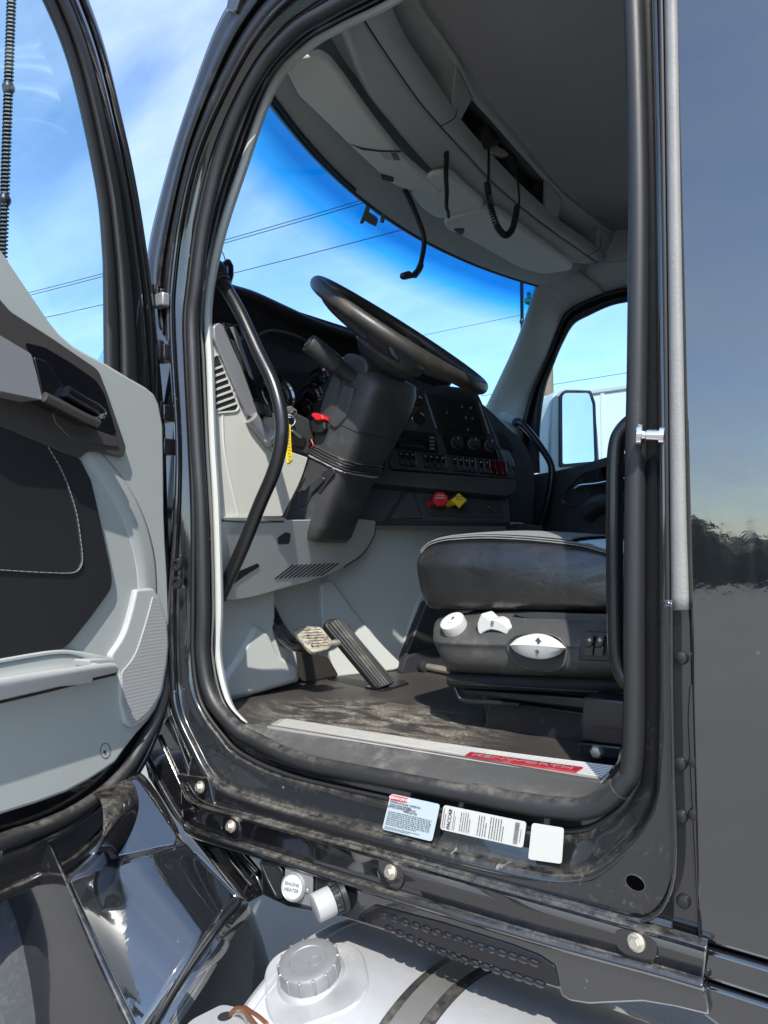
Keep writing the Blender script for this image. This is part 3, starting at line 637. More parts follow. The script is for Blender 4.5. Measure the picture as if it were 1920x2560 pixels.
# cowl strips running down from the hinge pillar to the skirt
cw = plate('cowl_corner', [(352, 1870), (420, 1790), (445, 1850), (478, 1960), (560, 2090), (640, 2190), (660, 2235), (610, 2262), (520, 2150), (430, 2040), (370, 1945)], py_(-.015), (0, .02, 0), 'paint_dirty', T, .003)
for A in ([(432, 1812), (500, 1990), (556, 2085), (640, 2180)], [(360, 1885), (440, 2030), (530, 2150), (612, 2256)], [(395, 1840), (470, 2000), (545, 2110), (628, 2215)]):
    tube('cowl_bead', [UY(a, b, -.018) for a, b in A], .004, 'paint', cw, n=30, sides=8)
plate('cowl_bracket', [(440, 1935), (520, 1945), (535, 2010), (560, 2025), (560, 2095), (535, 2085), (470, 2000)], py_(-.038), (0, .012, 0), 'paint_dirty', T, .003, 6)
# front tyre
wh = empty('front_wheel', (-1.75, -.25, .52)); wh.parent = T; wh.matrix_parent_inverse = Matrix.Translation(-T.location)
tc0 = V((-1.66, -.36, .52))
lathe('tyre', tc0 + V((0, .26, 0)), (0, -1, 0), [(.30, 0), (.42, -.0), (.49, .015), (.515, .05), (.52, .15), (.515, .24), (.49, .275), (.42, .29), (.30, .285)], 'tyre', wh, 64)
lathe('rim', tc0 + V((0, .26, 0)), (0, -1, 0), [(.30, .02), (.302, .27), (.28, .26), (.2, .20), (.1, .22), (.06, .26)], 'cast_alu', wh, 40)

# ---- fuel tank
TX0, TY, TZ, TR = -.905, .0, .555, .352
def tank_prof():
    return [(TR * .3, .04), (TR * .86, .020), (TR * .95, .008), (TR * .985, .006), (TR, .016), (TR, .024), (TR * .993, .03), (TR * .993, 1.45), (TR * .95, 1.47)]
tk = lathe('fuel_tank', (TX0, TY, TZ), (1, 0, 0), tank_prof(), 'tank_alu', T, 128, sharp=25)
tube('weld_bead', [V((TX0 + .034, TY + math.cos(a) * TR * .994, TZ + math.sin(a) * TR * .994)) for a in [2 * math.pi * k / 90 for k in range(90)]], .003, 'tank_alu', tk, closed=True, sides=6)
def onT(x, ang, h=0.): return V((x, TY - math.sin(ang) * (TR * .993 + h), TZ + math.cos(ang) * (TR * .993 + h)))
def tank_hit(px, py):
    d = ray(px, py); o = CAM - V((0, TY, TZ)); a = d.y ** 2 + d.z ** 2; b = 2 * (o.y * d.y + o.z * d.z); c = o.y ** 2 + o.z ** 2 - (TR * .993) ** 2
    D = b * b - 4 * a * c; t = (-b - math.sqrt(max(D, 0))) / (2 * a); return CAM + d * t
def band(name, x0, x1, h0, h1, m, par, a0=-60, a1=120):
    A = [R(a0 + (a1 - a0) * k / 60) for k in range(61)]
    return loft(name, [[onT(x0, a, h0) for a in A], [onT(x0, a, h1) for a in A], [onT(x1, a, h1) for a in A], [onT(x1, a, h0) for a in A]], m, par, nu=90, solid=.001)
xa, xb = tank_hit(1085, 2408).x, tank_hit(1140, 2430).x
xa, xb = tank_hit(1030, 2490).x, tank_hit(1108, 2505).x
band('strap_liner', xa - .012, xb + .012, -.001, .0035, 'rubber', tk)
band('strap', xa + .004, xb - .004, .003, .007, 'strap_steel', tk)
# filler neck and cap
cpc = tank_hit(778, 2440); ca = math.atan2(-(cpc.y - TY), cpc.z - TZ); cax = V((0, -math.sin(ca), math.cos(ca))); cc = onT(cpc.x, ca)
# raised pad around the neck
pc = []
for k in range(64):
    an = 2 * math.pi * k / 64; rr = .084 * (1 + .06 * math.cos(4 * an))
    pc.append((cc.x + .010 + rr * math.cos(an) * 1.05, ca + rr * math.sin(an) / TR))
loft('neck_pad', [[onT(x, a, -.004) for x, a in pc], [onT(x, a, .0006) for x, a in pc], [onT(cc.x + (x - cc.x) * .97, ca + (a - ca) * .97, .0018) for x, a in pc], [onT(cc.x + (x - cc.x) * .93, ca + (a - ca) * .93, .0008) for x, a in pc], [onT(cc.x + (x - cc.x) * .5, ca + (a - ca) * .5, .002) for x, a in pc]], 'tank_alu', tk, nu=128, closed=True, solid=.002)
lathe('filler_neck', cc, cax, [(.058, -.012), (.055, .001), (.052, .004), (.051, .006)], 'tank_alu', tk, 48)
cap = lathe('fuel_cap', cc, cax, [(.047, .002), (.0495, .004), (.0495, .024), (.047, .029), (.043, .031), (.030, .0305), (.029, .0292), (.012, .0292)], 'cast_alu', tk, 64)
a1, u1_, v1_ = basis(cax)
for k in range(14):
    an = 2 * math.pi * k / 14; d = u1_ * math.cos(an) + v1_ * math.sin(an); e = a1.cross(d)
    box('grip_rib', cc + d * .0455 + a1 * .0175, (.010, .0050, .025), 'cast_alu', tk, .0018, Matrix((d, e, a1)).transposed())
# cast lettering on cap and pad
crt = V((1, -.25, 0)); crt = (crt - a1 * crt.dot(a1)).normalized(); cup = a1.cross(crt)
# worn cast marks, too weathered to read: a ring, a double bar and rows of short raised dashes
tube('cast_ring', [cc + a1 * .0293 + crt * (.010 + .0095 * math.cos(q)) + cup * (.006 + .0095 * math.sin(q)) for q in [2 * math.pi * k / 28 for k in range(28)]], .0009, 'cast_alu', tk, closed=True, sides=6)
for k in range(2): box('cast_bar', cc + a1 * .0295 - cup * (.008 + .005 * k) - crt * .008, (.026, .0018, .0012), 'cast_alu', tk, .0004, Matrix((crt, cup, a1)).transposed())
rd2 = random.Random(4)
for k0, nn_, rad in ((35, 22, .069), (215, 14, .070), (125, 14, .071)):
    for i in range(nn_):
        if rd2.random() < .18: continue
        an = R(k0 - (i - nn_ / 2) * 5.2); p = cc + (crt * math.cos(an) + cup * math.sin(an)) * rad; aa = math.atan2(-(p.y - TY), p.z - TZ)
        q = onT(p.x, aa, .0012); d = (q - cc).normalized(); d = (d - a1 * d.dot(a1)).normalized(); e = a1.cross(d)
        box('cast_mark', q, (rd2.uniform(.004, .0075), .0022, .0014), 'tank_alu', tk, .0004, Matrix((d, e, a1)).transposed())
# tank hanger bracket with hole, bottom edge of the picture
bk = []
bpx = rnd([(440, 2590), (480, 2548), (556, 2510), (600, 2520), (640, 2552), (680, 2600)], 14)
zb = .90
bp0 = UZ(560, 2540, zb)
nb = V((-.35, -.55, .75)).normalized()
outl = [UP(a, b, bp0, nb) for a, b in bpx]
hang = prism('hanger_bracket', outl, -nb * .004, 'tank_alu', T, .001)
hl = [UP(563 + 19 * math.cos(a), 2541 + 11 * math.sin(a) - 4 * math.cos(a), bp0 + nb * .0004, nb) for a in [2 * math.pi * k / 24 for k in range(24)]]
prism('bracket_hole', hl, nb * .0006, 'cable_black', hang, 0)
wl = [UP(a, b, bp0 + nb * h, nb) for a, b, h in ((575, 2546, -.004), (580, 2530, .006), (592, 2520, .014), (606, 2522, .016), (618, 2534, .014), (632, 2552, .012), (650, 2580, .01))]
lp = tube('wire_loop', wl, .0028, 'copper', None, n=40, sides=8)
w2 = tube('tmp', [UP(a, b, bp0 + nb * h, nb) for a, b, h in ((612, 2518, .014), (626, 2528, .016), (645, 2540, .016), (668, 2560, .012))], .0028, 'copper', None, n=30, sides=8)
w3 = tube('tmp', [UP(a, b, bp0 + nb * h, nb) for a, b, h in ((580, 2545, -.004), (590, 2533, .006), (606, 2537, .012), (618, 2560, .010), (622, 2590, .008))], .002, 'steel', None, n=30, sides=8)
lp = join('wire_loop', [lp, w2, w3]); tag(lp, 'rusty copper coloured wire looped through the pale bracket beside the fuel tank', 'wire')

# ================================================================== CAB INTERIOR SHELL
ZF = 1.20
flo = prism('cab_floor', [V((-1.55, .10, ZF)), V((1.5, .10, ZF)), V((1.5, 2.0, ZF)), V((-1.55, 2.0, ZF))], V((0, 0, -.03)), 'floor_mat', T, 0)
prism('underbody', [V((-1.5, .10, ZF - .06)), V((1.5, .10, ZF - .06)), V((1.5, 2.02, ZF - .06)), V((-1.5, 2.02, ZF - .06))], V((0, 0, -.1)), 'dark_trim', T, .01)
prism('headliner', [V((-1.10, .04, 2.905)), V((1.5, .04, 2.905)), V((1.5, 2.02, 2.905)), V((-1.10, 2.02, 2.905))], V((0, 0, .03)), 'headliner', T, 0)
prism('side_lining', [V((-.30, .045, ZF)), V((1.5, .045, ZF)), V((1.5, .045, 2.9)), V((-.30, .045, 2.9))], V((0, -.02, 0)), 'liner_grey', T, .004)
prism('side_wall', [V((-.90, 2.03, ZF)), V((1.5, 2.03, ZF)), V((1.5, 2.03, 2.9)), V((-.64, 2.03, 2.9)), V((-.64, 2.03, 1.72)), V((-.90, 2.03, 1.72))], V((0, .03, 0)), 'liner_grey', T, .004)
prism('rail_lining', [V((-1.10, 2.0, 2.70)), V((-.60, 2.0, 2.70)), V((-.60, 2.0, 2.90)), V((-1.10, 2.0, 2.90))], V((0, .03, 0)), 'liner_grey', T, .004)

# ---- windshield
def wx(y): return -1.44 + .13 * ((y - 1.03) / .74) ** 2
def bx_(y): return -1.95 + .15 * ((y - 1.03) / .94) ** 2
top = [V((wx(y), y, 2.69)) for y in [.20 + 1.66 * k / 16 for k in range(17)]]
bot = [V((bx_(y), y, 1.95)) for y in [.03 + 2.0 * k / 16 for k in range(17)]]
mid = [a.lerp(b, .5) + V((-.035, 0, .01)) for a, b in zip(bot, top)]
wsd = loft('windshield', [bot, mid, top], 'windshield_glass', T, nu=60, nv=8, solid=0, uv=True)
tube('windshield_seal', [p + V((.006, 0, -.004)) for p in top], .007, 'rubber_clean', wsd, n=60, sides=8)
# glue marks left on the glass where a sensor sat
cN = (top[8] - bot[8]).cross(V((0, 1, 0))).normalized()
gp = (V((wx(.85), .85, 2.69)).lerp(V((bx_(.85), .85, 1.95)), .12))
for q in ([(918, 505), (928, 508), (922, 530), (938, 540), (945, 548), (940, 566), (925, 560), (912, 552), (906, 560), (899, 558), (908, 535)], [(953, 534), (964, 537), (959, 558), (950, 556)]):
    plate('glue_mark', q, pp_(gp + cN * (.012 if cN.x > 0 else -.012), cN), V((.001, 0, 0)), 'residue', wsd, 0)

# ---- header above the glass, console with open cubbies
def dz_(c, dx, dzv): return [p + V((dx, 0, dzv)) for p in c]
def dz(c, dx, dzv): return [p + V((dx, 0, dzv)) for p in c]
top2 = [V((wx(y) if .29 <= y <= 1.77 else wx(y), y, 2.69)) for y in [.06 + 1.92 * k / 16 for k in range(17)]]
tpz = [V((wx(y) - .015, y, 2.70)) for y in [.20 + 1.66 * k / 16 for k in range(17)]]
loft('roof_brow', [tpz, dz_(tpz, .0, .03), dz_(tpz, .10, .16), dz_(tpz, .24, .31), dz_(tpz, .30, .33)], 'paint', T, nu=50, nv=4)
hd = loft('header_panel', [dz(top2, -.01, .0), dz(top2, .004, -.006), dz(top2, .05, .012), dz(top2, .13, .075), dz(top2, .17, .16)], 'liner_grey', T, nu=60, nv=4)
C1 = [(800, -60), (857, 75), (915, 220), (990, 318), (1050, 388), (1100, 438), (1150, 465), (1210, 512), (1255, 540), (1297, 565), (1360, 608), (1430, 655)]
C2 = [(850, -80), (906, 42), (975, 150), (1045, 250), (1101, 316), (1165, 385), (1224, 449), (1275, 495), (1320, 532), (1370, 570), (1430, 612), (1493, 657)]
C3 = [(930, -120), (992, 50), (1060, 160), (1130, 262), (1150, 293), (1210, 362), (1290, 446), (1364, 514), (1393, 540), (1445, 578), (1493, 612), (1525, 634)]
C4 = [(985, -120), (1040, 20), (1095, 100), (1142, 170), (1182, 250), (1227, 302), (1304, 390), (1367, 460), (1405, 500), (1450, 535), (1500, 575), (1532, 592)]
C5 = [(1000, -130), (1055, 0), (1110, 92), (1165, 172), (1200, 228), (1245, 284), (1312, 365), (1378, 446), (1412, 484), (1458, 522), (1507, 565), (1538, 580)]
C3 = [(a, b + 7) for a, b in C3]; C4 = [(a, b - 9) for a, b in C4]; C5 = [(a, b - 3) for a, b in C5]
def cz(c, z): return [UZ(a, b, z) for a, b in c]
c1, c2, c3, c4, c5 = cz(C1, 2.72), cz(C2, 2.752), cz(C3, 2.80), cz(C4, 2.872), cz(C5, 2.898)
con = loft('overhead_console', [dz(c1, -.05, .13), dz(c1, -.02, .03), c1, dz(c1, .012, -.004), [a.lerp(b, .5) + V((0, 0, -.006)) for a, b in zip(c1, c2)], c2], 'liner_grey', T, nu=90, nv=3, solid=.003)
lip_ = [a.lerp(b, .5) + V((.007, 0, -.006)) for a, b in zip(c2, c3)]
loft('console_lip', [dz(c2, .0015, .0015), dz(c2, .008, .004), lip_, dz(c3, .002, -.003), c3, dz(c3, -.006, .004)], 'liner_grey', con, nu=90, nv=3, solid=.003)
loft('console_top_rail', [dz(c4, -.006, -.002), c4, dz(c4, .006, .004), c5, dz(c5, .01, .012)], 'liner_grey', con, nu=90, nv=2, solid=.003)
c3s, c4s = cr(c3, 111), cr(c4, 111)      # ten samples per control span
def seg(a, b): return c3s[a * 10:b * 10 + 1], c4s[a * 10:b * 10 + 1]
for nm, a, b, mm, dep in (('cubby', 0, 3, 'liner_grey', .17), ('radio_slot', 4, 7, 'cable_black', .06), ('cubby', 8, 10, 'liner_grey', .17)):
    lo, hi = seg(a, b); back = V((-dep, 0, .0))
    rows_ = [lo, [p + back + V((0, 0, -.004)) for p in lo], [p + back + V((0, 0, .004)) for p in hi], hi]
    n = len(lo); vs = [p for r in rows_ for p in r]; fs = [(j * n + i, j * n + i + 1, (j + 1) * n + i + 1, (j + 1) * n + i) for j in range(3) for i in range(n - 1)]
    fs += [(0, n, 2 * n, 3 * n), (n - 1, 2 * n - 1, 3 * n - 1, 4 * n - 1)]
    link(nm, fixn(mesh(nm, vs, fs)), mm, con, 30, solid=.003)
for a, b in ((3, 4), (7, 8), (10, 11)):
    lo, hi = seg(a, b); loft('console_post', [[p + V((-.012, 0, 0)) for p in (lo[0], hi[0])]] + [[l, h] for l, h in zip(lo[::2], hi[::2])] + [[p + V((-.012, 0, 0)) for p in (lo[-1], hi[-1])]], 'liner_grey', con, nu=8, nv=1, solid=.003)
# seams across the console
for A in ([(1101, 316), (1122, 305), (1138, 292), (1144, 270)], [(1350, 557), (1362, 553), (1376, 543)], [(1468, 641), (1485, 632), (1500, 618), (1503, 590)]):
    tube('console_seam', [UZ(a, b, 2.752 + .05 * i / 3 - .004) for i, (a, b) in enumerate(A)], .0012, 'cable_black', con, n=14, sides=6)
tube('console_seam', [p + V((.001, 0, -.001)) for p in c2], .0016, 'cable_black', con, n=80, sides=6)
lathe('console_button', UZ(1201, 460, 2.741), (.3, 0, -1), [(.007, -.002), (.006, .001), (.004, .001)], 'dash_mid', con, 16)

# ---- sun visors
vz = pp_((-1.24, .6, 2.664), (.22, 0, -1))
def visor(name, q, proj, th=.022):
    return plate(name, q, proj, (.004, 0, th), 'visor_grey', T, .0085, 14, 4)
v1 = visor('sun_visor', [(714, 178), (738, 151), (796, 143), (820, 156), (854, 197, 40), (918, 289, 40), (1005, 399, 40), (1104, 480, 8), (1092, 490, 8), (1018, 476), (985, 464), (968, 452), (871, 362), (800, 292), (745, 240)], vz)
plate('visor_seam', [(874, 360), (905, 370), (950, 376), (1003, 377), (1003, 381), (950, 380), (905, 375)], pp_((-1.24, .6, 2.6625), (.22, 0, -1)), (0, 0, .001), 'dash_mid', v1, 0)
plate('visor_pivot', [(952, 437), (985, 446), (984, 456), (955, 450)], pp_((-1.24, .6, 2.660), (.22, 0, -1)), (0, 0, .02), 'dash_mid', v1, .002, 3)
plate('visor_label', [(950, 381), (974, 383), (982, 400), (960, 399)], pp_((-1.24, .6, 2.6628), (.22, 0, -1)), (0, 0, .0006), 'sticker_white', v1, 0)
plate('visor_label', [(976, 382), (992, 383), (1001, 401), (984, 400)], pp_((-1.24, .6, 2.6628), (.22, 0, -1)), (0, 0, .0006), 'fabric_grey', v1, 0)
vz2 = pp_((-1.24, 1.0, 2.672), (.15, 0, -1))
visor('sun_visor', [(1076, 436), (1124, 432), (1208, 508, 8), (1206, 526, 8), (1122, 548), (1090, 548), (1048, 518), (1024, 482)], vz2, .018)
vz3 = pp_((-1.24, 1.4, 2.664), (.2, 0, -1))
v3 = visor('sun_visor', [(1108, 556, 6), (1130, 546), (1208, 524), (1246, 530), (1330, 592), (1432, 664), (1428, 677), (1352, 687), (1297, 670), (1150, 588), (1116, 576)], vz3, .022)
plate('visor_pivot', [(1134, 574), (1162, 574), (1158, 586), (1148, 588)], pp_((-1.24, 1.4, 2.660), (.2, 0, -1)), (0, 0, .02), 'dash_mid', v3, .002, 3)

# ---- passenger side: pillar trim, roof rail, door with window
e_ = [(1420, 664, 1.86), (1352, 684, 1.775), (1346, 704, 1.775), (1338, 726, 1.785), (1292, 856, 1.83), (1215, 1022, 1.90), (1180, 1100, 1.94)]
fo = [(1640, 712), (1581, 717), (1511, 733), (1446, 760), (1407, 794), (1369, 891), (1326, 987), (1299, 1084), (1290, 1130)]
fo2 = [(1511, 733, 1.97), (1446, 760, 1.97), (1424, 776, 1.97), (1407, 794, 1.97), (1369, 891, 1.97), (1326, 987, 1.97), (1296, 1090, 1.97)]
A_ = [UY(a, b, y) for a, b, y in e_]; B_ = [UY(a, b, y) for a, b, y in fo2]
pt_ = loft('pillar_cover', [[p + V((-.02, .03, 0)) for p in A_], A_, [a.lerp(b, .25) + V((.014, -.012, 0)) for a, b in zip(A_, B_)], [a.lerp(b, .75) + V((.012, -.012, 0)) for a, b in zip(A_, B_)], B_, [p + V((0, .03, 0)) for p in B_]], 'liner_grey', T, nu=60, nv=4)
tube('cover_seam', [UY(a, b, 1.925 + k * .012) - V((0, .012, 0)) for k, (a, b) in enumerate(((1338, 760), (1375, 768), (1406, 781)))], .0014, 'cable_black', pt_, n=14, sides=6)
ra = [UY(a, b, 1.90) for a, b in ((1420, 652), (1455, 660), (1500, 658), (1580, 652), (1660, 646))]; rb = [UY(a, b, 1.975) for a, b in ((1415, 785), (1446, 758), (1511, 731), (1581, 715), (1660, 706))]
loft('roof_rail', [[p + V((0, .03, .02)) for p in ra], ra, [a.lerp(b, .5) + V((0, -.01, 0)) for a, b in zip(ra, rb)], rb], 'liner_grey', T, nu=40, nv=4)
rc = [UY(a, b, 1.94) for a, b in ((1507, 563), (1538, 578), (1580, 577), (1680, 572))]; rd = [UY(a, b, 1.90) for a, b in ((1466, 642), (1500, 654), (1580, 646), (1680, 638))]
loft('rail_panel', [[p + V((0, .02, .02)) for p in rc], rc, [a.lerp(b, .5) + V((0, -.012, 0)) for a, b in zip(rc, rd)], rd, [p + V((0, .03, .004)) for p in rd]], 'liner_grey', T, nu=40, nv=4)
# door
wi = [(1640, 745), (1581, 752), (1527, 763), (1473, 787), (1434, 810), (1407, 856), (1384, 910), (1361, 976), (1349, 1064), (1347, 1130), (1348, 1182)]
fo3 = [(1640, 712), (1581, 717), (1511, 733), (1446, 760), (1407, 794), (1369, 891), (1345, 945), (1326, 987), (1299, 1084), (1292, 1130), (1288, 1190)]
pd = plate('passenger_door', [(1348, 1184), (1388, 1177), (1442, 1164), (1484, 1152), (1530, 1138), (1720, 1112), (1720, 1800), (1240, 1800), (1240, 1260), (1288, 1190)], py_(1.965), (0, .05, 0), 'dash_mid', T, .006)
loft('window_surround', [[UY(a, b, 2.0) for a, b in fo3], [UY(a, b, 1.965) for a, b in fo3], [UY(a, b, 1.96) for a, b in lerp2(fo3, wi, .2)], [UY(a, b, 1.985) for a, b in lerp2(fo3, wi, .5)], [UY(a, b, 1.97) for a, b in lerp2(fo3, wi, .65)], [UY(a, b, 1.985) for a, b in wi], [UY(a, b, 2.03) for a, b in wi]], 'rubber_clean', pd, nu=80, nv=3)
plate('window_glass', [(1330, 1195), (1330, 1060), (1370, 900), (1420, 800), (1527, 745), (1720, 720), (1720, 1200)], py_(2.02), (0, .004, 0), 'glass', pd, 0)
hr = rnd([(1403, 1244), (1412, 1226), (1450, 1184), (1515, 1163), (1600, 1150), (1600, 1236), (1480, 1262), (1404, 1264)], 12)
o3 = [UY(a, b, 1.955) for a, b in hr]; cen = sum(o3, V()) / len(o3); i3 = [cen + (p - cen) * .90 + V((0, .008, 0)) for p in o3]
ring('handle_bezel', o3, i3, V((0, .012, 0)), 'bronze_plastic', pd, .002)
prism('handle_pocket', [p + V((0, .002, 0)) for p in i3], V((0, .004, 0)), 'gloss_black', pd, 0)
tube('door_handle', [UY(a, b, 1.94) for a, b in ((1438, 1222), (1452, 1214), (1490, 1210), (1530, 1202), (1570, 1196))], .012, 'chrome', pd, n=20, sides=12, flat=.6)
tube('armrest', [UY(a, b, 1.93) for a, b in ((1462, 1285), (1490, 1262), (1540, 1255), (1640, 1245))], .04, 'dark_trim', pd, n=24, sides=16)
# grab handle on the far pillar
gh = tube('grab_handle', [UY(a, b, 1.88) for a, b in ((1290, 1057), (1306, 1062), (1322, 1078), (1352, 1117), (1376, 1156), (1380, 1188), (1371, 1247), (1352, 1307), (1345, 1330))], .0155, 'tube_paint', T, n=50, sides=14)
plate('handle_foot', [(1250, 1034), (1258, 1029), (1292, 1040), (1298, 1052), (1292, 1066), (1284, 1062), (1252, 1050)], py_(1.89), (0, .03, 0), 'grey_trim_smooth', gh, .004, 5)
lathe('handle_boot', UY(1287, 1056, 1.89), UY(1304, 1061, 1.88) - UY(1287, 1056, 1.89), [(.020, 0), (.022, .004), (.022, .022), (.018, .03)], 'rubber_clean', gh, 20)
# mirror outside
mp_ = V((-1.38, 2.36, 1.9)); mn = V((.86, -.51, .10)).normalized()
mir = empty('wing_mirror', (-1.38, 2.36, 1.7)); mir.parent = T; mir.matrix_parent_inverse = Matrix.Translation(-T.location)
sh = [(1372, 1200), (1373, 1090), (1377, 1005), (1388, 978), (1410, 968), (1450, 968), (1478, 976), (1488, 1000), (1496, 1080), (1504, 1200)]
plate('mirror_shell', sh, pp_(mp_ - mn * .005, mn), -mn * .10, 'mirror_shell', mir, .018, 10, 4)
plate('mirror_glass', [(1406, 1162), (1405, 990, 12), (1412, 980, 6), (1474, 980, 12), (1484, 1010), (1489, 1155)], pp_(mp_ + mn * .002, mn), -mn * .004, 'mirror', mir, .0015, 6)
ring('mirror_rim', [UP(a, b, mp_ + mn * .004, mn) for a, b in rnd([(1401, 1168), (1400, 986), (1412, 975), (1478, 976), (1489, 1008), (1495, 1160)], 6)], [UP(a, b, mp_ + mn * .004, mn) for a, b in rnd([(1407, 1160), (1406, 990), (1414, 982), (1473, 982), (1482, 1010), (1487, 1153)], 6)], -mn * .012, 'rubber_clean', mir)
tube('mirror_arm', [V((-1.42, 2.38, 1.78)), V((-1.40, 2.25, 1.70)), V((-1.36, 2.04, 1.68))], .03, 'black_satin', mir, n=20, sides=12)
# whip antennas, one at each mirror: ribbed lower mast
def antenna(c, top_z, z0):
    pts = []; n = 170
    a = tube('tmp', [V((c[0], c[1], z0)), V((c[0], c[1], top_z))], [.0075, .005], 'cable_black', None, n=30, sides=8)
    hx = []
    for k in range(n * 6):
        q = k / 6 * 2 * math.pi; z = z0 + (top_z - z0) * k / (n * 6); hx.append(V((c[0] + .0085 * math.cos(q), c[1] + .0085 * math.sin(q), z)))
    b = tube('tmp', hx, .0028, 'black_satin', None, sides=5)
    sp_ = [lathe('tmp', V((c[0], c[1], z0 + .14 + .27 * j)), (0, 0, 1), [(.006, -.02), (.014, -.004), (.014, .004), (.006, .02)], 'black_satin', None, 12) for j in range(6)]
    return join('antenna', [a, b] + sp_, T)
pa_ = UY(8, 600, -.2); antenna((pa_.x, pa_.y), 3.3, 1.7)
pb_ = UY(1305, 760, 2.35); antenna((pb_.x, pb_.y), 3.2, 1.8)
box('antenna_bracket', (pa_.x, pa_.y + .14, 1.70), (.05, .36, .03), 'black_satin', T, .005)
box('antenna_bracket', (pb_.x + .12, pb_.y + .02, 1.79), (.30, .05, .03), 'black_satin', T, .005)

# ================================================================== DASHBOARD
da = empty('dashboard', (-1.4, 1.0, ZF)); da.parent = T; da.matrix_parent_inverse = Matrix.Translation(-T.location)
# dash top hood, black, from the near pillar across to the middle
LIPP = [(545, 700), (579, 717), (640, 736), (720, 772), (800, 808), (905, 843), (985, 872), (1080, 905), (1160, 940)]
hl_ = [UX(a, b, -1.39) for a, b in LIPP]
hf = [V((-1.93 + .1 * ((p.y - 1.03) / .95) ** 2, min(max(p.y * 1.05, .05), 1.9), 2.02)) for p in hl_]
loft('dash_hood', [hf, [a.lerp(b, .3) + V((0, 0, -.02)) for a, b in zip(hl_, hf)], dz(hl_, -.03, .004), hl_, dz(hl_, -.006, -.012), dz(hl_, -.07, -.02), [V((-1.50, p.y, p.z - .08)) for p in hl_]], 'dash_black', da, nu=70, nv=4)
# binnacle back wall
plate('gauge_panel', [(500, 700), (905, 830), (1060, 900), (1060, 1240), (700, 1240), (500, 1100)], px_(-1.49), (-.02, 0, 0), 'dash_black', da, 0)
tube('binnacle_edge', [UX(a, b, -1.42) for a, b in ((640, 838), (680, 826), (735, 838), (790, 868), (830, 900))], .004, 'dash_mid', da, n=30, sides=8)
def gauge(a, b, rpx, x=-1.455, seed=0, needle=.6, m='gloss_black'):
    c = UX(a, b, x); r = (UX(a + rpx, b, x) - c).length * .62; ax_ = V((1, -.12, .25)).normalized()
    lathe('gauge_bezel', c, ax_, [(r, -.02), (r, .012), (r * .97, .016), (r * .88, .012), (r * .86, .0)], m, da, 40)
    lathe('gauge_face', c, ax_, [(r * .88, -.001), (r * .88, .002)], 'gloss_black', da, 32)
    a1, u1, v1 = basis(ax_); vs = []; fs = []
    for k in range(21):
        an = R(-120 + 12 * k); d = u1 * math.sin(an) + v1 * math.cos(an); t = a1.cross(d); i = len(vs)
        vs += [c + a1 * .0026 + d * r * q + t * s * r * .02 for q, s in ((.66, -1), (.80, -1), (.80, 1), (.66, 1))]; fs.append((i, i + 1, i + 2, i + 3))
    link('gauge_ticks', mesh('gauge_ticks', vs, fs), 'fabric_grey', da)
    d = u1 * math.sin(needle) + v1 * math.cos(needle); t = a1.cross(d)
    prism('gauge_needle', [c + a1 * .004 + t * r * .03 - d * r * .1, c + a1 * .004 - t * r * .03 - d * r * .1, c + a1 * .004 + d * r * .7], a1 * .001, 'red', da, 0)
for a, b, r_, nd in ((688, 988, 58, -2.), (780, 984, 26, -1.8), (798, 942, 22, -1.5), (760, 1020, 22, 1.2), (655, 960, 22, .5)): gauge(a, b, r_, needle=nd, m='dark_chrome')
# cream end panel with its louvred vent
LPX = -1.29
lp_ = [(522, 834), (534, 842, 4), (560, 905, 60), (619, 1040, 30), (662, 1108, 14), (713, 1124, 10), (771, 1144, 5), (752, 1205, 60), (706, 1292, 4), (560, 1294), (520, 1294)]
lpo = plate('end_panel', lp_, px_(LPX), (-.05, 0, 0), 'cream_trim', da, .005, 6, 3)
VO = [(534, 893), (544, 889), (560, 930), (578, 975), (594, 1018), (588, 1026), (537, 1031), (534, 960)]
prism('vent_well', [UX(a, b, LPX + .0012) for a, b in VO], V((-.001, 0, 0)), 'cable_black', da, 0)
ov = [UX(a, b, LPX) for a, b in rnd([(530, 888), (546, 884), (564, 928), (582, 973), (599, 1020), (590, 1031), (533, 1036), (530, 960)], 5)]
iv = [UX(a, b, LPX) for a, b in rnd(VO, 5)]
ring('vent_rim', ov, iv, V((.0035, 0, 0)), 'cream_trim', da, .001)
for k in range(7):
    b0 = 921 + k * 17.5; a1 = 534; a2 = min(594, 546 + (b0 - 895) * .40 + 4)
    plate('vent_slat', [(a1, b0), (a2, b0 - (a2 - a1) * .36), (a2 + 1, b0 - (a2 - a1) * .36 + 5.5), (a1, b0 + 6)], px_(LPX + .0035), (-.006, 0, 0), 'cream_trim', da, .0006)
# faint moulded crease on the panel
tube('panel_crease', [UX(a, b, LPX + .0005) for a, b in ((556, 1038), (560, 1120), (575, 1200), (596, 1290))], .0025, 'cream_trim', da, n=20, sides=8)
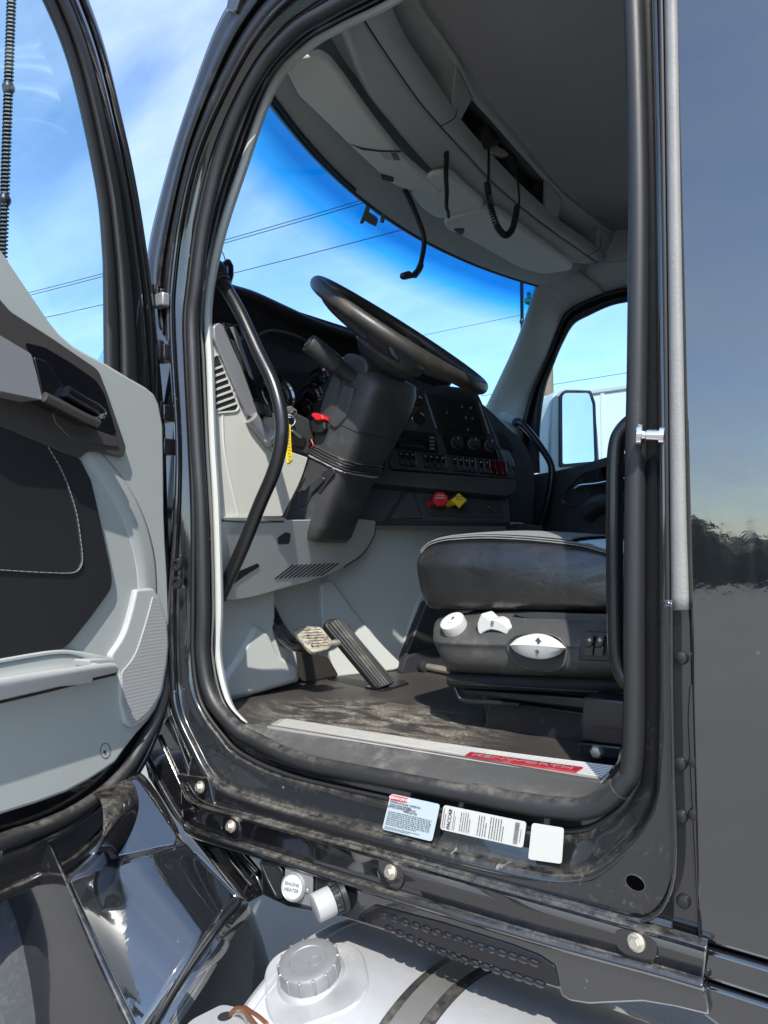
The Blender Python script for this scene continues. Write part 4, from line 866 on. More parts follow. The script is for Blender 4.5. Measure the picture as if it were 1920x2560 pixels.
# metallic trim strip, vents beyond it, rounded end
plate('trim_strip', [(535, 816), (547, 806), (558, 812), (582, 868), (606, 922), (634, 1000), (649, 1043), (636, 1044), (619, 1037), (575, 940), (536, 846)], px_(-1.278), (-.02, 0, 0), 'silver_plastic', da, .005, 5, 3)
tube('trim_end', [UX(a, b, -1.280) for a, b in ((628, 1044), (645, 1066), (664, 1090), (676, 1106))], .0175, 'silver_plastic', da, n=20, sides=16)
lathe('dimmer_wheel', UX(676, 1092, -1.262), (0, 1, -.4), [(.016, -.006), (.018, -.004), (.018, .004), (.016, .006)], 'silver_plastic', da, 24)
plate('vent_bezel', [(556, 806), (600, 812), (640, 960), (650, 1000), (634, 1000), (606, 920), (580, 864)], px_(-1.30), (-.02, 0, 0), 'gloss_black', da, .003)
for k in range(5):
    plate('bezel_louvre', [(578 + 5.5 * k, 850 + 2 * k), (580 + 5.5 * k, 848 + 2 * k), (608 + 5.5 * k, 922 + 2 * k), (606 + 5.5 * k, 924 + 2 * k)], px_(-1.297), (-.004, 0, 0), 'dash_mid', da, 0)
plate('bezel_blade', [(576, 818), (588, 816), (602, 846), (606, 862), (628, 930), (634, 950), (626, 940), (598, 872), (590, 850)], px_(-1.290), (-.004, 0, 0), 'silver_plastic', da, .001)
sb_ = plate('light_switch', [(632, 998), (676, 1012), (682, 1044), (652, 1038)], px_(-1.275), (-.03, 0, 0), 'gloss_black', da, .003, 4)
for q in ([(640, 1004), (655, 1008), (664, 1036), (652, 1034)], [(660, 1010), (672, 1014), (679, 1040), (668, 1038)]): plate('light_switch', q, px_(-1.270), (-.008, 0, 0), 'dark_trim', da, .002, 3)
plate('ignition_panel', [(690, 1030), (740, 1030), (775, 1048), (790, 1090), (772, 1140), (715, 1122), (690, 1090)], px_(-1.34), (-.05, 0, 0), 'column_grey', da, .006, 6)
plate('ignition_tray', [(727, 1080), (768, 1096), (758, 1118), (722, 1112)], px_(-1.335), (-.004, 0, 0), 'dash_black', da, .001, 4)
kk = UX(718, 1028, -1.33); lathe('ignition_lock', kk, (1, -.4, .1), [(.017, -.01), (.017, .006), (.014, .010), (.006, .010)], 'chrome', da, 28)

# ---- centre stack, turned towards the driver
CP = V((-1.25, 1.05, 1.8)); CH = V((.64, .768, 0)); CNn = V((.768, -.64, .26)).normalized(); CU = CNn.cross(CH); CU = CU if CU.z > 0 else -CU
def cs(o=0.): return pp_(CP + CNn * o, CNn)
st_ = plate('centre_stack', [(975, 1000), (1051, 970), (1110, 962), (1190, 972, 30), (1204, 1000), (1232, 1070), (1268, 1160), (1268, 1200), (960, 1190)], cs(0), -CNn * .12, 'dash_mid', da, .008, 8, 3)
plate('stack_vent', [(1109, 973), (1180, 979), (1182, 994), (1114, 988)], cs(.003), -CNn * .003, 'cable_black', da, .001, 5)
plate('nav_bezel', [(1068, 984), (1192, 996), (1222, 1096), (1096, 1084)], cs(.004), -CNn * .004, 'dash_black', da, .002, 5)
plate('nav_screen', [(1079, 994), (1186, 1004), (1212, 1087), (1105, 1077)], cs(.007), -CNn * .003, 'screen', da, .0008, 3)
for q in ([(1060, 984), (1065, 984), (1094, 1070), (1089, 1070)], [(1196, 1004), (1200, 1005), (1226, 1084), (1222, 1084)]): plate('bezel_line', q, cs(.006), -CNn * .004, 'silver_plastic', da, .001)
for a, b in ((1118, 1031), (1155, 1017), (1177, 1020), (1165, 1044), (1181, 1046), (1170, 1074)):
    plate('screen_icon', [(a - 2, b - 3), (a + 2, b - 2), (a + 2, b + 3), (a - 2, b + 3)], cs(.0078), -CNn * .0004, 'fabric_grey', da, 0)
plate('radio', [(999, 1073), (1089, 1082), (1097, 1132), (985, 1121)], cs(.006), -CNn * .006, 'gloss_black', da, .002, 4)
plate('radio_display', [(1008, 1082), (1058, 1087), (1060, 1104), (1006, 1099)], cs(.0075), -CNn * .002, 'screen', da, .0005)
for k in range(10): plate('radio_button', [(1003 + 6 * k, 1109 + .6 * k), (1007 + 6 * k, 1109.5 + .6 * k), (1007 + 6 * k, 1114 + .6 * k), (1003 + 6 * k, 1113.5 + .6 * k)], cs(.008), -CNn * .002, 'dash_mid', da, .0004)
for j in range(4): plate('radio_button', [(1074, 1091 + 9 * j), (1086, 1092 + 9 * j), (1087, 1097 + 9 * j), (1075, 1096 + 9 * j)], cs(.008), -CNn * .002, 'fabric_grey', da, .0004)
plate('climate_panel', [(1104, 1086), (1234, 1099), (1249, 1148), (1116, 1136)], cs(.006), -CNn * .006, 'gloss_black', da, .002, 4)
for a, b in ((1142, 1107), (1185, 1110), (1226, 1114)):
    c = cs(.007)(a, b); lathe('climate_knob', c, CNn, [(.022, -.002), (.022, .002), (.0175, .003), (.016, .018), (.014, .020)], 'dark_trim', da, 32)
    for k in range(11):
        an = R(-130 + 26 * k); d = CH * math.sin(an) + CU * math.cos(an); lathe('knob_mark', c + d * .0195 + CNn * .0018, CNn, [(.0012, 0), (.0012, .0008)], 'white_mark', da, 6)
    prism('knob_pointer', [c + CNn * .0203 + CU * .012 + CH * .001, c + CNn * .0203 + CU * .012 - CH * .001, c + CNn * .0203 + CU * .004 - CH * .001, c + CNn * .0203 + CU * .004 + CH * .001], CNn * .0006, 'white_mark', da, 0)
def cgauge(a, b, r):
    c = cs(.006)(a, b); lathe('gauge_bezel', c, CNn, [(r, -.01), (r, .008), (r * .93, .011), (r * .85, .006)], 'chrome', da, 36); lathe('gauge_face', c, CNn, [(r * .88, 0), (r * .88, .0066)], 'gloss_black', da, 28)
    d = (CH * .5 - CU * .6).normalized(); prism('gauge_needle', [c + CNn * .008 - d * r * .1 + CU * .001, c + CNn * .008 - d * r * .1 - CU * .001, c + CNn * .008 + d * r * .7], CNn * .0006, 'red', da, 0)
for a, b in ((1042, 1008), (1046, 1050), (1012, 1040)): cgauge(a, b, .024)
# switch row
plate('switch_bank', [(985, 1122), (1272, 1152), (1288, 1186), (1286, 1196), (985, 1172), (975, 1160)], cs(.018), -CNn * .10, 'dash_mid', da, .003, 4)
for a0, n_, ty in ((996, 3, 0), (1057, 4, 0), (1130, 4, 0), (1196, 2, 0), (1222, 3, 1)):
    for k in range(n_):
        a = a0 + k * 14.6; b = 1126 + (a - 996) * .103
        w_ = 12.6
        q0 = [(a, b), (a + w_, b + 1.3), (a + w_ + 2, b + 20), (a + 2, b + 18.7)]; q1 = [(a + 2, b + 19.5), (a + w_ + 2, b + 20.8), (a + w_ + 6, b + 36), (a + 6, b + 34.7)]
        sw = cs(.026)
        plate('rocker_switch', q0, sw, -CNn * .02, 'gloss_black' if ty == 0 else 'red_dark', da, .0015)
        plate('rocker_switch', q1, cs(.030), -CNn * .02, 'dark_trim' if ty == 0 else 'red_dark', da, .0025)
        if ty == 0: plate('switch_icon', [(a + 4, b + 6), (a + 9, b + 6.5), (a + 9.5, b + 10), (a + 4.5, b + 9.6)], cs(.0266), -CNn * .0004, 'wire_white', da, 0)
        if k == n_ - 1 or a0 in (1130, 1196): tube('switch_edge', [cs(.0285)(x, y) for x, y in ((a + w_ + .5, b + 2), (a + w_ + 2, b + 18), (a + w_ + 4, b + 32))], .0011, 'silver_plastic', da, n=8, sides=6)
# ledge and lower panel
led = [(932, 1174), (985, 1176), (1286, 1198), (1292, 1204), (1288, 1229), (1270, 1240), (927, 1206), (922, 1200)]
plate('dash_ledge', led, cs(.050), -CNn * .12, 'column_grey', da, .008, 5, 3)
plate('valve_panel', [(905, 1208), (1268, 1234), (1278, 1306), (900, 1302)], cs(.0), -CNn * .05, 'dash_mid', da, .004)
plate('panel_facet', [(975, 1296), (1022, 1224), (1032, 1226), (1058, 1296)], cs(.006), -CNn * .008, 'column_grey', da, .005)
plate('panel_groove', [(962, 1300), (1008, 1226), (1016, 1226), (970, 1300)], cs(.004), -CNn * .005, 'cable_black', da, .002)
plate('valve_plate', [(1050, 1238), (1250, 1250), (1262, 1296), (1066, 1290)], cs(.003), -CNn * .004, 'dark_trim', da, .002, 4)
plate('panel_base', [(962, 1301), (1275, 1303), (1277, 1309), (960, 1309)], cs(.012), -CNn * .02, 'cable_black', da, .002)
def valve(a, b, a2, b2, m, n_, rot, lines_):
    c = cs(.003)(a, b); h = cs(.055)(a2, b2); ax_ = (h - c).normalized(); h = c + ax_ * .062
    s_ = lathe('tmp', c, ax_, [(.0115, -.002), (.0115, .05)], m, None, 20); L_ = (h - c).length
    nn_ = (CNn * .9 + ax_ * .1 + V((0, -.15, .1))).normalized(); a1, u1, v1 = basis(nn_); pts = []
    for k in range(n_):
        an = 2 * math.pi * (k + rot) / n_; pts.append(h + u1 * math.cos(an) * .0255 + v1 * math.sin(an) * .0255)
    hd_ = prism('tmp', pts, -nn_ * .012, m, None, .003)
    o = join('air_valve_knob', [s_, hd_], da)
    rg = V((0, 0, 1)).cross(nn_).normalized(); u_ = nn_.cross(rg)
    for i, s in enumerate(lines_): text('lettering', s, h + nn_ * .0008 + u_ * (.010 - .0085 * i), rg, u_, .0068, 'white_mark' if m == 'red' else 'ink', da, .0002)
valve(1076, 1258, 1098, 1248, 'red', 8, .5, ('TRAILER', 'AIR SUPPLY'))
valve(1120, 1260, 1145, 1251, 'yellow', 4, 0., ('PARKING', 'BRAKE'))
plate('outlet_switch', [(1210, 1252), (1228, 1254), (1232, 1282), (1214, 1281)], cs(.008), -CNn * .008, 'cable_black', da, .002, 3)
plate('switch_icon', [(1218, 1265), (1225, 1265.5), (1225, 1268), (1218, 1267.5)], cs(.0088), -CNn * .0004, 'wire_white', da, 0)
# passenger end of the dash
pdx = [(1195, 1000), (1240, 1040), (1275, 1075), (1300, 1092), (1322, 1130), (1336, 1175), (1337, 1230), (1330, 1310), (1270, 1330), (1240, 1240), (1215, 1100)]
plate('passenger_dash', pdx, pp_((-1.36, 1.75, 1.8), (.80, -.60, .12)), V((-.25, .12, 0)), 'dash_mid', da, .02, 12, 4)
pd2 = lambda o: pp_(V((-1.36, 1.75, 1.8)) + V((.80, -.60, .12)).normalized() * o, (.80, -.60, .12))
plate('side_vent', [(1242, 1076), (1262, 1084), (1284, 1112), (1287, 1130), (1262, 1124), (1250, 1110)], pd2(.004), V((-.01, .006, 0)), 'cable_black', da, .003, 5)
for k in range(4): plate('vent_slat', [(1246 + 4 * k, 1084 + 9 * k), (1272 + 3 * k, 1094 + 9 * k), (1273 + 3 * k, 1097 + 9 * k), (1247 + 4 * k, 1087 + 9 * k)], pd2(.007), V((-.01, .006, 0)), 'dark_trim', da, .0006)
plate('cup_holder', [(1254, 1124), (1270, 1126), (1284, 1150), (1288, 1168), (1268, 1160)], pd2(.03), V((-.03, .02, 0)), 'silver_plastic', da, .004, 4)
box('glove_shelf', (-1.42, 1.62, 1.42), (.26, .62, .36), 'dash_mid', da, .02)
plate('tunnel_cap', [(1293, 1308), (1357, 1315), (1360, 1345), (1296, 1345)], pp_((-1.1, 1.4, 1.6), (.8, -.6, 0)), V((-.10, .1, 0)), 'dash_mid', da, .006, 4)

# ================================================================== FOOTWELL
fw_ = empty('footwell', (-1.45, .6, ZF)); fw_.parent = T; fw_.matrix_parent_inverse = Matrix.Translation(-T.location)
BN = V((.93, .16, -.30)); BP = UX(640, 1296, -1.288)
kn = plate('knee_bolster', [(535, 1292), (706, 1292), (720, 1300), (905, 1298), (940, 1302, 4), (937, 1338, 20), (905, 1388, 30), (835, 1432, 30), (760, 1458, 40), (700, 1472, 30), (640, 1492, 30), (585, 1500), (535, 1500)], pp_(BP, BN), (-.10, 0, 0), 'liner_grey', fw_, .012, 4, 4)
bo = lambda o: pp_(BP + BN.normalized() * o, BN)
for k in range(11):
    a = 686 + k * 11.4; plate('vent_slot', [(a, 1447 - k * .7), (a + 4.5, 1447 - k * .7), (a + 50, 1412 - k * .45), (a + 45, 1412 - k * .45)], bo(.0008), -BN * .001, 'cable_black', fw_, 0)
tube('bolster_seam', [bo(.0)(a, b) for a, b in ((939, 1306), (936, 1338), (908, 1384), (860, 1418))], .0018, 'dash_mid', fw_, n=24, sides=6)
tube('bolster_seam', [bo(.0)(a, b) for a, b in ((540, 1300), (620, 1304), (708, 1304))], .0025, 'dash_mid', fw_, n=14, sides=6)
plate('bolster_notch', [(575, 1452), (598, 1428), (645, 1408), (650, 1416), (612, 1440), (582, 1462)], bo(.001), -BN * .002, 'cable_black', fw_, .0004, 4)
plate('column_notch', [(694, 1345), (716, 1330), (728, 1334), (724, 1360), (696, 1362)], bo(.002), -BN * .003, 'dash_mid', fw_, .001, 5)
# fire wall, kick panel, engine tunnel side
box('fire_wall', (-1.56, 1.06, 1.62), (.08, 1.86, .84), 'liner_grey', fw_, .01)
plate('kick_panel', [(525, 1460), (690, 1465), (688, 1590), (700, 1612), (742, 1622), (750, 1704), (640, 1736), (525, 1768)], px_(-1.435), (-.06, 0, 0), 'liner_grey', fw_, .012, 10, 3)
plate('kick_step', [(640, 1560), (672, 1580), (700, 1640), (745, 1660), (748, 1702), (640, 1734), (560, 1752), (560, 1700), (600, 1640)], px_(-1.415), (-.03, 0, 0), 'liner_grey', fw_, .012, 16, 3)
DGn = V((.93, -.37, .10)); DGp = UZ(870, 1686, ZF)
dg = lambda o: pp_(DGp + DGn.normalized() * o, DGn)
plate('engine_tunnel', [(798, 1300), (1310, 1306), (1330, 1700), (1003, 1700), (985, 1690), (910, 1700), (820, 1705), (806, 1570), (798, 1455)], dg(0), -DGn * .06, 'liner_grey', fw_, .012, 4, 3)
plate('tunnel_flare', [(802, 1462), (812, 1454, 6), (832, 1452, 10), (880, 1520, 60), (950, 1606, 60), (1010, 1664, 20), (990, 1676, 8), (910, 1686), (838, 1694), (806, 1560)], dg(.02), -DGn * .03, 'liner_grey', fw_, .012, 5, 3)
plate('tunnel_ledge', [(930, 1310), (1275, 1313), (1268, 1326), (1240, 1328), (945, 1326)], dg(.012), -DGn * .02, 'liner_grey', fw_, .004, 3)
plate('tunnel_rib', [(998, 1660), (1010, 1600), (1046, 1500), (1072, 1440), (1088, 1440), (1052, 1530), (1020, 1640), (1010, 1664)], dg(.01), -DGn * .012, 'liner_grey', fw_, .005, 8)
sbt = plate('tunnel_boot', [(1006, 1690), (1012, 1640), (1044, 1560), (1068, 1500), (1140, 1480), (1160, 1690)], dg(.05), -DGn * .04, 'dark_trim', fw_, .012, 10, 3)
plate('boot_skirt', [(1002, 1680), (1016, 1640), (1100, 1612), (1160, 1610), (1160, 1700), (1010, 1690)], dg(.07), -DGn * .03, 'bellows', fw_, .01, 8, 3)
plate('heel_pad', [(735, 1624), (820, 1640), (848, 1690), (760, 1706), (746, 1690)], px_(-1.462), (-.02, 0, 0), 'floor_mat', fw_, .004, 8)
# hose end lying by the tunnel
hs = tube('floor_hose', [UZ(a, b, 1.216) for a, b in ((1012, 1656), (1040, 1662), (1075, 1668), (1140, 1680))], .011, 'steel', fw_, n=16, sides=12)
for a in (1024, 1058): lathe('hose_clamp', UZ(a, 1658 + (a - 1012) * .19, 1.216), (UZ(1140, 1680, 1.216) - UZ(1012, 1656, 1.216)), [(.017, -.014), (.019, -.01), (.019, .01), (.017, .014)], 'cable_black', fw_, 14)
# ---- pedals
bp = empty('brake_pedal', UY(780, 1600, .42)); bp.parent = T; bp.matrix_parent_inverse = Matrix.Translation(-T.location)
def pe(o, e): return o
arm = [UY(a, b, y) for a, b, y in ((640, 1440, .46), (655, 1475, .45), (672, 1520, .44), (698, 1570, .43), (735, 1612, .42), (785, 1618, .42))]
tube('pedal_arm', arm, .021, 'gloss_black', bp, n=40, sides=14, flat=.7)
tube('pedal_rib', [p + V((.012, -.016, .004)) for p in arm], .004, 'gloss_black', bp, n=40, sides=8)
pn = V((.62, -.30, .72)).normalized(); pc_ = UY(784, 1597, .42)
pdl = [(733, 1571), (758, 1564), (803, 1566), (834, 1605), (826, 1620), (783, 1631), (765, 1616)]
plate('pedal_pad', pdl, pp_(pc_, pn), -pn * .014, 'pad_dusty', bp, .003, 8)
for k in range(7):
    t = k / 6; plate('pad_rib', [(748 + 5.4 * k, 1572 + 7.5 * k * .9), (800 + 4 * k, 1570 + 6.4 * k), (801 + 4 * k, 1573 + 6.4 * k), (749 + 5.4 * k, 1575 + 7.5 * k * .9)], pp_(pc_ + pn * .003, pn), -pn * .004, 'pad_dusty', bp, .0005)
ac = empty('accelerator_pedal', UZ(965, 1715, ZF)); ac.parent = T; ac.matrix_parent_inverse = Matrix.Translation(-T.location)
an_ = V((.80, -.28, .53)).normalized(); ap = UZ(965, 1714, ZF + .012)
apj = lambda o: pp_(ap + an_ * o, an_)
plate('treadle', [(812, 1562), (817, 1549, 6), (838, 1543), (866, 1556), (991, 1704), (945, 1722)], apj(0), -an_ * .022, 'rubber_clean', ac, .005, 9, 3)
for k in range(6):
    t = (k + .35) / 6; q0 = (819 + 42 * t, 1562 - 14 * math.sin(t * 2.6) + 2); q1 = (948 + 41 * t, 1719 - 15 * t)
    tube('treadle_rib', [apj(.0015)(q0[0] + (q1[0] - q0[0]) * s, q0[1] + (q1[1] - q0[1]) * s) for s in (0, .5, 1)], .0042, 'rubber_dusty' if k in (1, 2, 3) else 'rubber', ac, n=12, sides=8)
plate('treadle_base', [(912, 1716), (960, 1724), (1022, 1706), (1010, 1700), (990, 1698), (930, 1712)], pz_(ZF + .006), (0, 0, -.008), 'black_metal', ac, .002)
lathe('pedal_spring', UY(838, 1608, .47), (.3, 1, 0), [(.008, -.012), (.010, 0), (.008, .012)], 'steel', ac, 12)

# ================================================================== SILL
sill_t = [UZ(a, b, 1.220) for a, b in ((628, 1816), (671, 1817), (850, 1846), (1080, 1884), (1280, 1917), (1496, 1954), (1522, 1944), (1556, 1936))]
sill_b = [UY(a, b, .022) for a, b in ((606, 1822), (668, 1862), (850, 1912), (1040, 1944), (1280, 1988), (1430, 2004), (1510, 1985), (1560, 1940))]
sl_ = loft('sill_step', [dz(sill_t, 0, -.02), dz(sill_t, 0, .0), [a.lerp(b, .10) + V((0, 0, .003)) for a, b in zip(sill_t, sill_b)], [a.lerp(b, .75) + V((0, 0, .006)) for a, b in zip(sill_t, sill_b)], sill_b, dz(sill_b, 0, -.03)], 'rubber_dusty', T, nu=80, nv=3)
for k in range(9):
    t = .16 + k * .07; tube('step_rib', [a.lerp(b, t) + V((0, 0, .0055)) for a, b in list(zip(sill_t, sill_b))[2:7]], .0011, 'rubber_dusty', sl_, n=40, sides=6)
prism('sill_core', [V((-1.4, .03, 1.19)), V((-.3, .03, 1.19)), V((-.3, .2, 1.19)), V((-1.4, .2, 1.19))], V((0, 0, -.06)), 'dark_trim', T, .004)
TPZ = 1.223
tp = plate('tread_plate', [(668, 1816), (698, 1798), (720, 1796), (1080, 1852), (1280, 1881), (1556, 1916), (1556, 1938), (1514, 1942), (1496, 1952), (1280, 1916), (1080, 1883), (850, 1845)], pz_(TPZ), (0, 0, -.006), 'tread_alu', T, .001)
tA = [UZ(a, b, TPZ) for a, b in ((715, 1798), (1080, 1855), (1280, 1883), (1545, 1917))]; tB = [UZ(a, b, TPZ) for a, b in ((690, 1814), (1080, 1876), (1280, 1909), (1500, 1946))]
for k in range(8):
    t = .04 + k * .118; tube('tread_rib', [a.lerp(b, t) for a, b in zip(tA, tB)], .0016, 'tread_alu', tp, n=24, sides=6)
ip = [(1176, 1879), (1458, 1917), (1440, 1929), (1162, 1888)]
plate('red_inlay', ip, pz_(TPZ + .0028), (0, 0, -.003), 'maroon', tp, .0005)
iq = [UZ(a, b, TPZ + .0034) for a, b in ip]
icx = (iq[0] + iq[1] + iq[2] + iq[3]) / 4
text('lettering', 'KENWORTH', icx, iq[1] - iq[0], iq[0] - iq[3], .017, 'silver_plastic', tp, .0004, sx=1.75)

# ================================================================== STEERING
sc_ = empty('steering_column', (-1.40, .6, 1.66)); sc_.parent = T; sc_.matrix_parent_inverse = Matrix.Translation(-T.location)
SB, ST = V((-1.37, .52, 1.640)), V((-1.18, .55, 2.045)); SA = (ST - SB).normalized(); SPp = V((SA.z, 0, -SA.x)); SY = V((0, 1, 0))
def sect(t, wy, dp, off=0., e=.42):
    c = SB.lerp(ST, t) + SPp * off; out = []
    for k in range(40):
        a = 2 * math.pi * k / 40; ca, sa = math.cos(a), math.sin(a)
        out.append(c + SY * wy * math.copysign(abs(ca) ** e, ca) + SPp * dp * math.copysign(abs(sa) ** e, sa))
    return out
S_ = [sect(-.05, .06, .055), sect(-.04, .078, .066), sect(.0, .086, .072), sect(.25, .084, .070), sect(.45, .086, .072), sect(.62, .098, .082), sect(.80, .104, .090), sect(.94, .102, .088), sect(1.0, .09, .078), sect(1.02, .05, .05)]
n = 40; rowsS = [cr(s, 40, True) for s in S_]
vs = [p for r in rowsS for p in r]; fs = [(j * n + i, j * n + (i + 1) % n, (j + 1) * n + (i + 1) % n, (j + 1) * n + i) for j in range(len(rowsS) - 1) for i in range(n)] + [tuple(range(n)), tuple(range((len(rowsS) - 1) * n, len(rowsS) * n))]
shd = link('column_shroud', fixn(mesh('column_shroud', vs, fs)), 'column_grey', sc_, 50)
sq = cr([p + (p - SB.lerp(ST, .66)).normalized() * .0 for p in sect(.66, .100, .0845)], 60, True)
tube('shroud_seam', sq, .0014, 'cable_black', sc_, closed=True, sides=6)
# slot and lever pocket on the lower shroud
lpj = py_(.60 - .078)
plate('lever_pocket', [(806, 1180), (830, 1168), (838, 1180), (812, 1216), (800, 1236), (792, 1226)], py_(.441), (0, .004, 0), 'cable_black', sc_, .001, 6)
plate('tilt_lever', [(752, 1240), (768, 1216), (800, 1190), (812, 1196), (800, 1212), (776, 1236), (766, 1262), (752, 1270)], py_(.434), (0, .02, 0), 'dark_trim', sc_, .005, 6)
# upper cap and the flat flange down the left edge of the shroud
plate('shroud_cap', [(848, 905), (856, 888), (872, 881), (906, 889), (920, 908), (914, 938), (884, 932), (860, 940)], py_(.450), (.01, .10, .0), 'dash_mid', sc_, .010, 10, 4)
plate('shroud_flange', [(830, 936), (852, 948), (832, 1004), (812, 1062), (790, 1060), (806, 1000)], py_(.438), (.01, .03, 0), 'dark_trim', sc_, .004, 5)
plate('shroud_facet', [(856, 956), (884, 968), (866, 1040), (836, 1075), (818, 1062), (838, 1006)], py_(.4345), (.01, .03, 0), 'column_grey', sc_, .006, 10, 3)
# stalk
s0, s1_ = UY(882, 945, .455), UY(771, 857, .335)
ax_ = (s1_ - s0); Ls = ax_.length
lathe('stalk', s0, ax_, [(.019, -.02), (.0195, Ls * .30), (.0225, Ls * .34), (.0245, Ls * .42), (.025, Ls * .96), (.0225, Ls), (.0175, Ls), (.0175, Ls - .002), (.0145, Ls - .002), (.0145, Ls + .003), (.012, Ls + .004)], 'dark_trim', sc_, 32)
for t in (.36, .47): lathe('stalk_ring', s0, ax_, [(.023 + .001 * (t > .4), Ls * t), (.0252, Ls * (t + .006)), (.023 + .001 * (t > .4), Ls * (t + .012))], 'gloss_black', sc_, 32)
# red hazard button on its stub
hb = UY(795, 1062, .42)
plate('hazard_stub', [(774, 1056), (782, 1044), (810, 1050), (812, 1072), (800, 1084), (780, 1082)], py_(.425), (0, .04, 0), 'black_satin', sc_, .004, 4)
plate('hazard_button', [(777, 1037), (784, 1031), (804, 1036), (809, 1048), (790, 1051)], py_(.417), (0, .035, -.004), 'red', sc_, .003, 3)
# tape and loose wiring wrapped round the shroud
for t, dp_, m in ((.475, 1.006, 'cable_black'), (.458, 1.006, 'cable_black'), (.442, 1.006, 'cable_black'), (.426, 1.006, 'cable_black'), (.41, 1.004, 'wire_white')):
    rr_ = random.Random(int(t * 1000)); base = sect(t, .0875 * dp_, .0735 * dp_)
    wr = [p + V((0, 0, rr_.uniform(-.0012, .0012))) for p in cr(base, 60, True)]
    tube('wrapped_wire', wr, .0032 if m == 'wire_white' else .005, m, sc_, sides=6, closed=True)
for A in ([(775, 1100), (760, 1112), (764, 1128), (752, 1160), (735, 1230), (715, 1290)], [(780, 1104), (770, 1120), (766, 1150), (748, 1210), (722, 1285)]):
    tube('loose_wire', [UY(a, b, .445) for a, b in A], .0035, 'cable_black', sc_, n=30, sides=6)
tube('loose_wire', [UY(a, b, .44) for a, b in ((778, 1098), (783, 1112), (780, 1118))], .0016, 'red', sc_, n=10, sides=6)
# ---- wheel
wn = V((math.sin(R(38)) * math.cos(R(5)), math.sin(R(38)) * math.sin(R(5)), math.cos(R(38)))).normalized(); wa = V((0, 1, 0)).cross(wn).normalized(); wb = wn.cross(wa)
WR = .251
wc = UY(1002, 838, .55)
sw_ = empty('steering_wheel', wc); sw_.parent = T; sw_.matrix_parent_inverse = Matrix.Translation(-T.location)
rimp = [wc + wa * math.cos(a) * WR + wb * math.sin(a) * WR for a in [2 * math.pi * k / 120 for k in range(120)]]
tube('rim', rimp, .0185, 'wheel_rim', sw_, closed=True, sides=18)
hub = wc - wn * .055
lathe('hub', hub, wn, [(.045, -.055), (.075, -.035), (.098, -.01), (.10, .012), (.088, .030), (.06, .036), (.03, .037)], 'dash_mid', sw_, 40)
lathe('hub_boot', hub, wn, [(.05, -.10), (.062, -.09), (.062, -.05), (.05, -.04)], 'dark_trim', sw_, 28)
for a in (R(62), R(118), R(-62), R(-118)):
    d = wa * math.cos(a) + wb * math.sin(a); t = wn.cross(d)
    A = [hub + d * .07 + wn * .008, hub + d * .13 + wn * .014, wc + d * (WR - .045) - wn * .024, wc + d * (WR - .002)]
    loft('spoke', [[p + t * w_ + wn * h_ for p, w_ in zip(A, (sg * .052, sg * .042, sg * .032, sg * .030))] for sg, h_ in ((-1, -.004), (-.7, .009), (0, .012), (.7, .009), (1, -.004), (.6, -.010), (-.6, -.010), (-1, -.004))], 'dash_mid', sw_, nu=16, nv=2, solid=.002)
    plate_ = [hub + d * r_ + t * w_ + wn * .0225 for r_, w_ in ((.10, -.022), (.165, -.018), (.165, .018), (.10, .022))]
    prism('spoke_trim', plate_, wn * .004, 'silver_plastic', sw_, .003)

# ================================================================== GRAB HANDLES AT THE DOOR
gl = tube('grab_handle', [UY(a, b, .12) for a, b in ((553, 700), (572, 732), (602, 786), (645, 880), (684, 962), (704, 1045), (702, 1110), (684, 1180), (650, 1260), (610, 1360), (572, 1446), (550, 1494))], .0150, 'tube_paint', T, n=80, sides=18)
lathe('handle_foot', UY(548, 690, .12), UY(572, 732, .12) - UY(548, 690, .12), [(.023, -.03), (.024, -.004), (.021, .004), (.021, .012), (.0185, .014)], 'black_satin', gl, 24)
lathe('handle_ring', UY(556, 704, .12), UY(572, 732, .12) - UY(548, 690, .12), [(.0185, -.003), (.0185, .003)], 'bronze_plastic', gl, 24)
# pointed plastic cap on the pillar beside the handle foot
lathe('sensor_cap', UY(567, 672, .16), (.2, 0, 1), [(.016, -.04), (.019, -.012), (.015, .01), (.006, .022)], 'gloss_black', gl, 18)
tube('sensor_wire', [UY(a, b, .16) for a, b in ((566, 662), (560, 640), (553, 620), (548, 560))], .0012, 'cable_black', gl, n=12, sides=6)
g2 = tube('grab_handle', [UY(a, b, .085) for a, b in ((1610, 1040), (1578, 1056), (1552, 1084), (1541, 1120), (1537, 1180), (1536, 1300), (1537, 1450), (1540, 1600), (1546, 1656), (1562, 1696), (1592, 1724))], .0126, 'tube_paint', T, n=90, sides=18)

# ================================================================== DRIVER SEAT
se = empty('driver_seat', (-.62, .60, ZF), 'black leather driver seat on its pedestal behind the steering wheel', 'seat')
CO = [(1042, 1415), (1046, 1390), (1058, 1368), (1080, 1354), (1120, 1346), (1200, 1341), (1280, 1343), (1370, 1350), (1454, 1361), (1530, 1381), (1600, 1392), (1622, 1460), (1600, 1530), (1520, 1531), (1400, 1529), (1280, 1527), (1150, 1527), (1085, 1524), (1064, 1508), (1050, 1465)]
base = cr([UY(a, b, .335) for a, b in CO], 100, True); cc_ = sum(base, V()) / 100
lay = [(.3135, .12, 0), (.3140, .35, 0), (.3160, .58, 0), (.3200, .78, 0), (.3245, .90, 0), (.330, .955, 0), (.336, .985, 0), (.346, 1., 0), (.37, 1., .004), (.42, 1., .008), (.50, 1., .012), (.60, 1., .013), (.70, 1., .012), (.78, 1., .008), (.83, 1., .004), (.855, .985, 0), (.865, .9, 0)]
rw = []
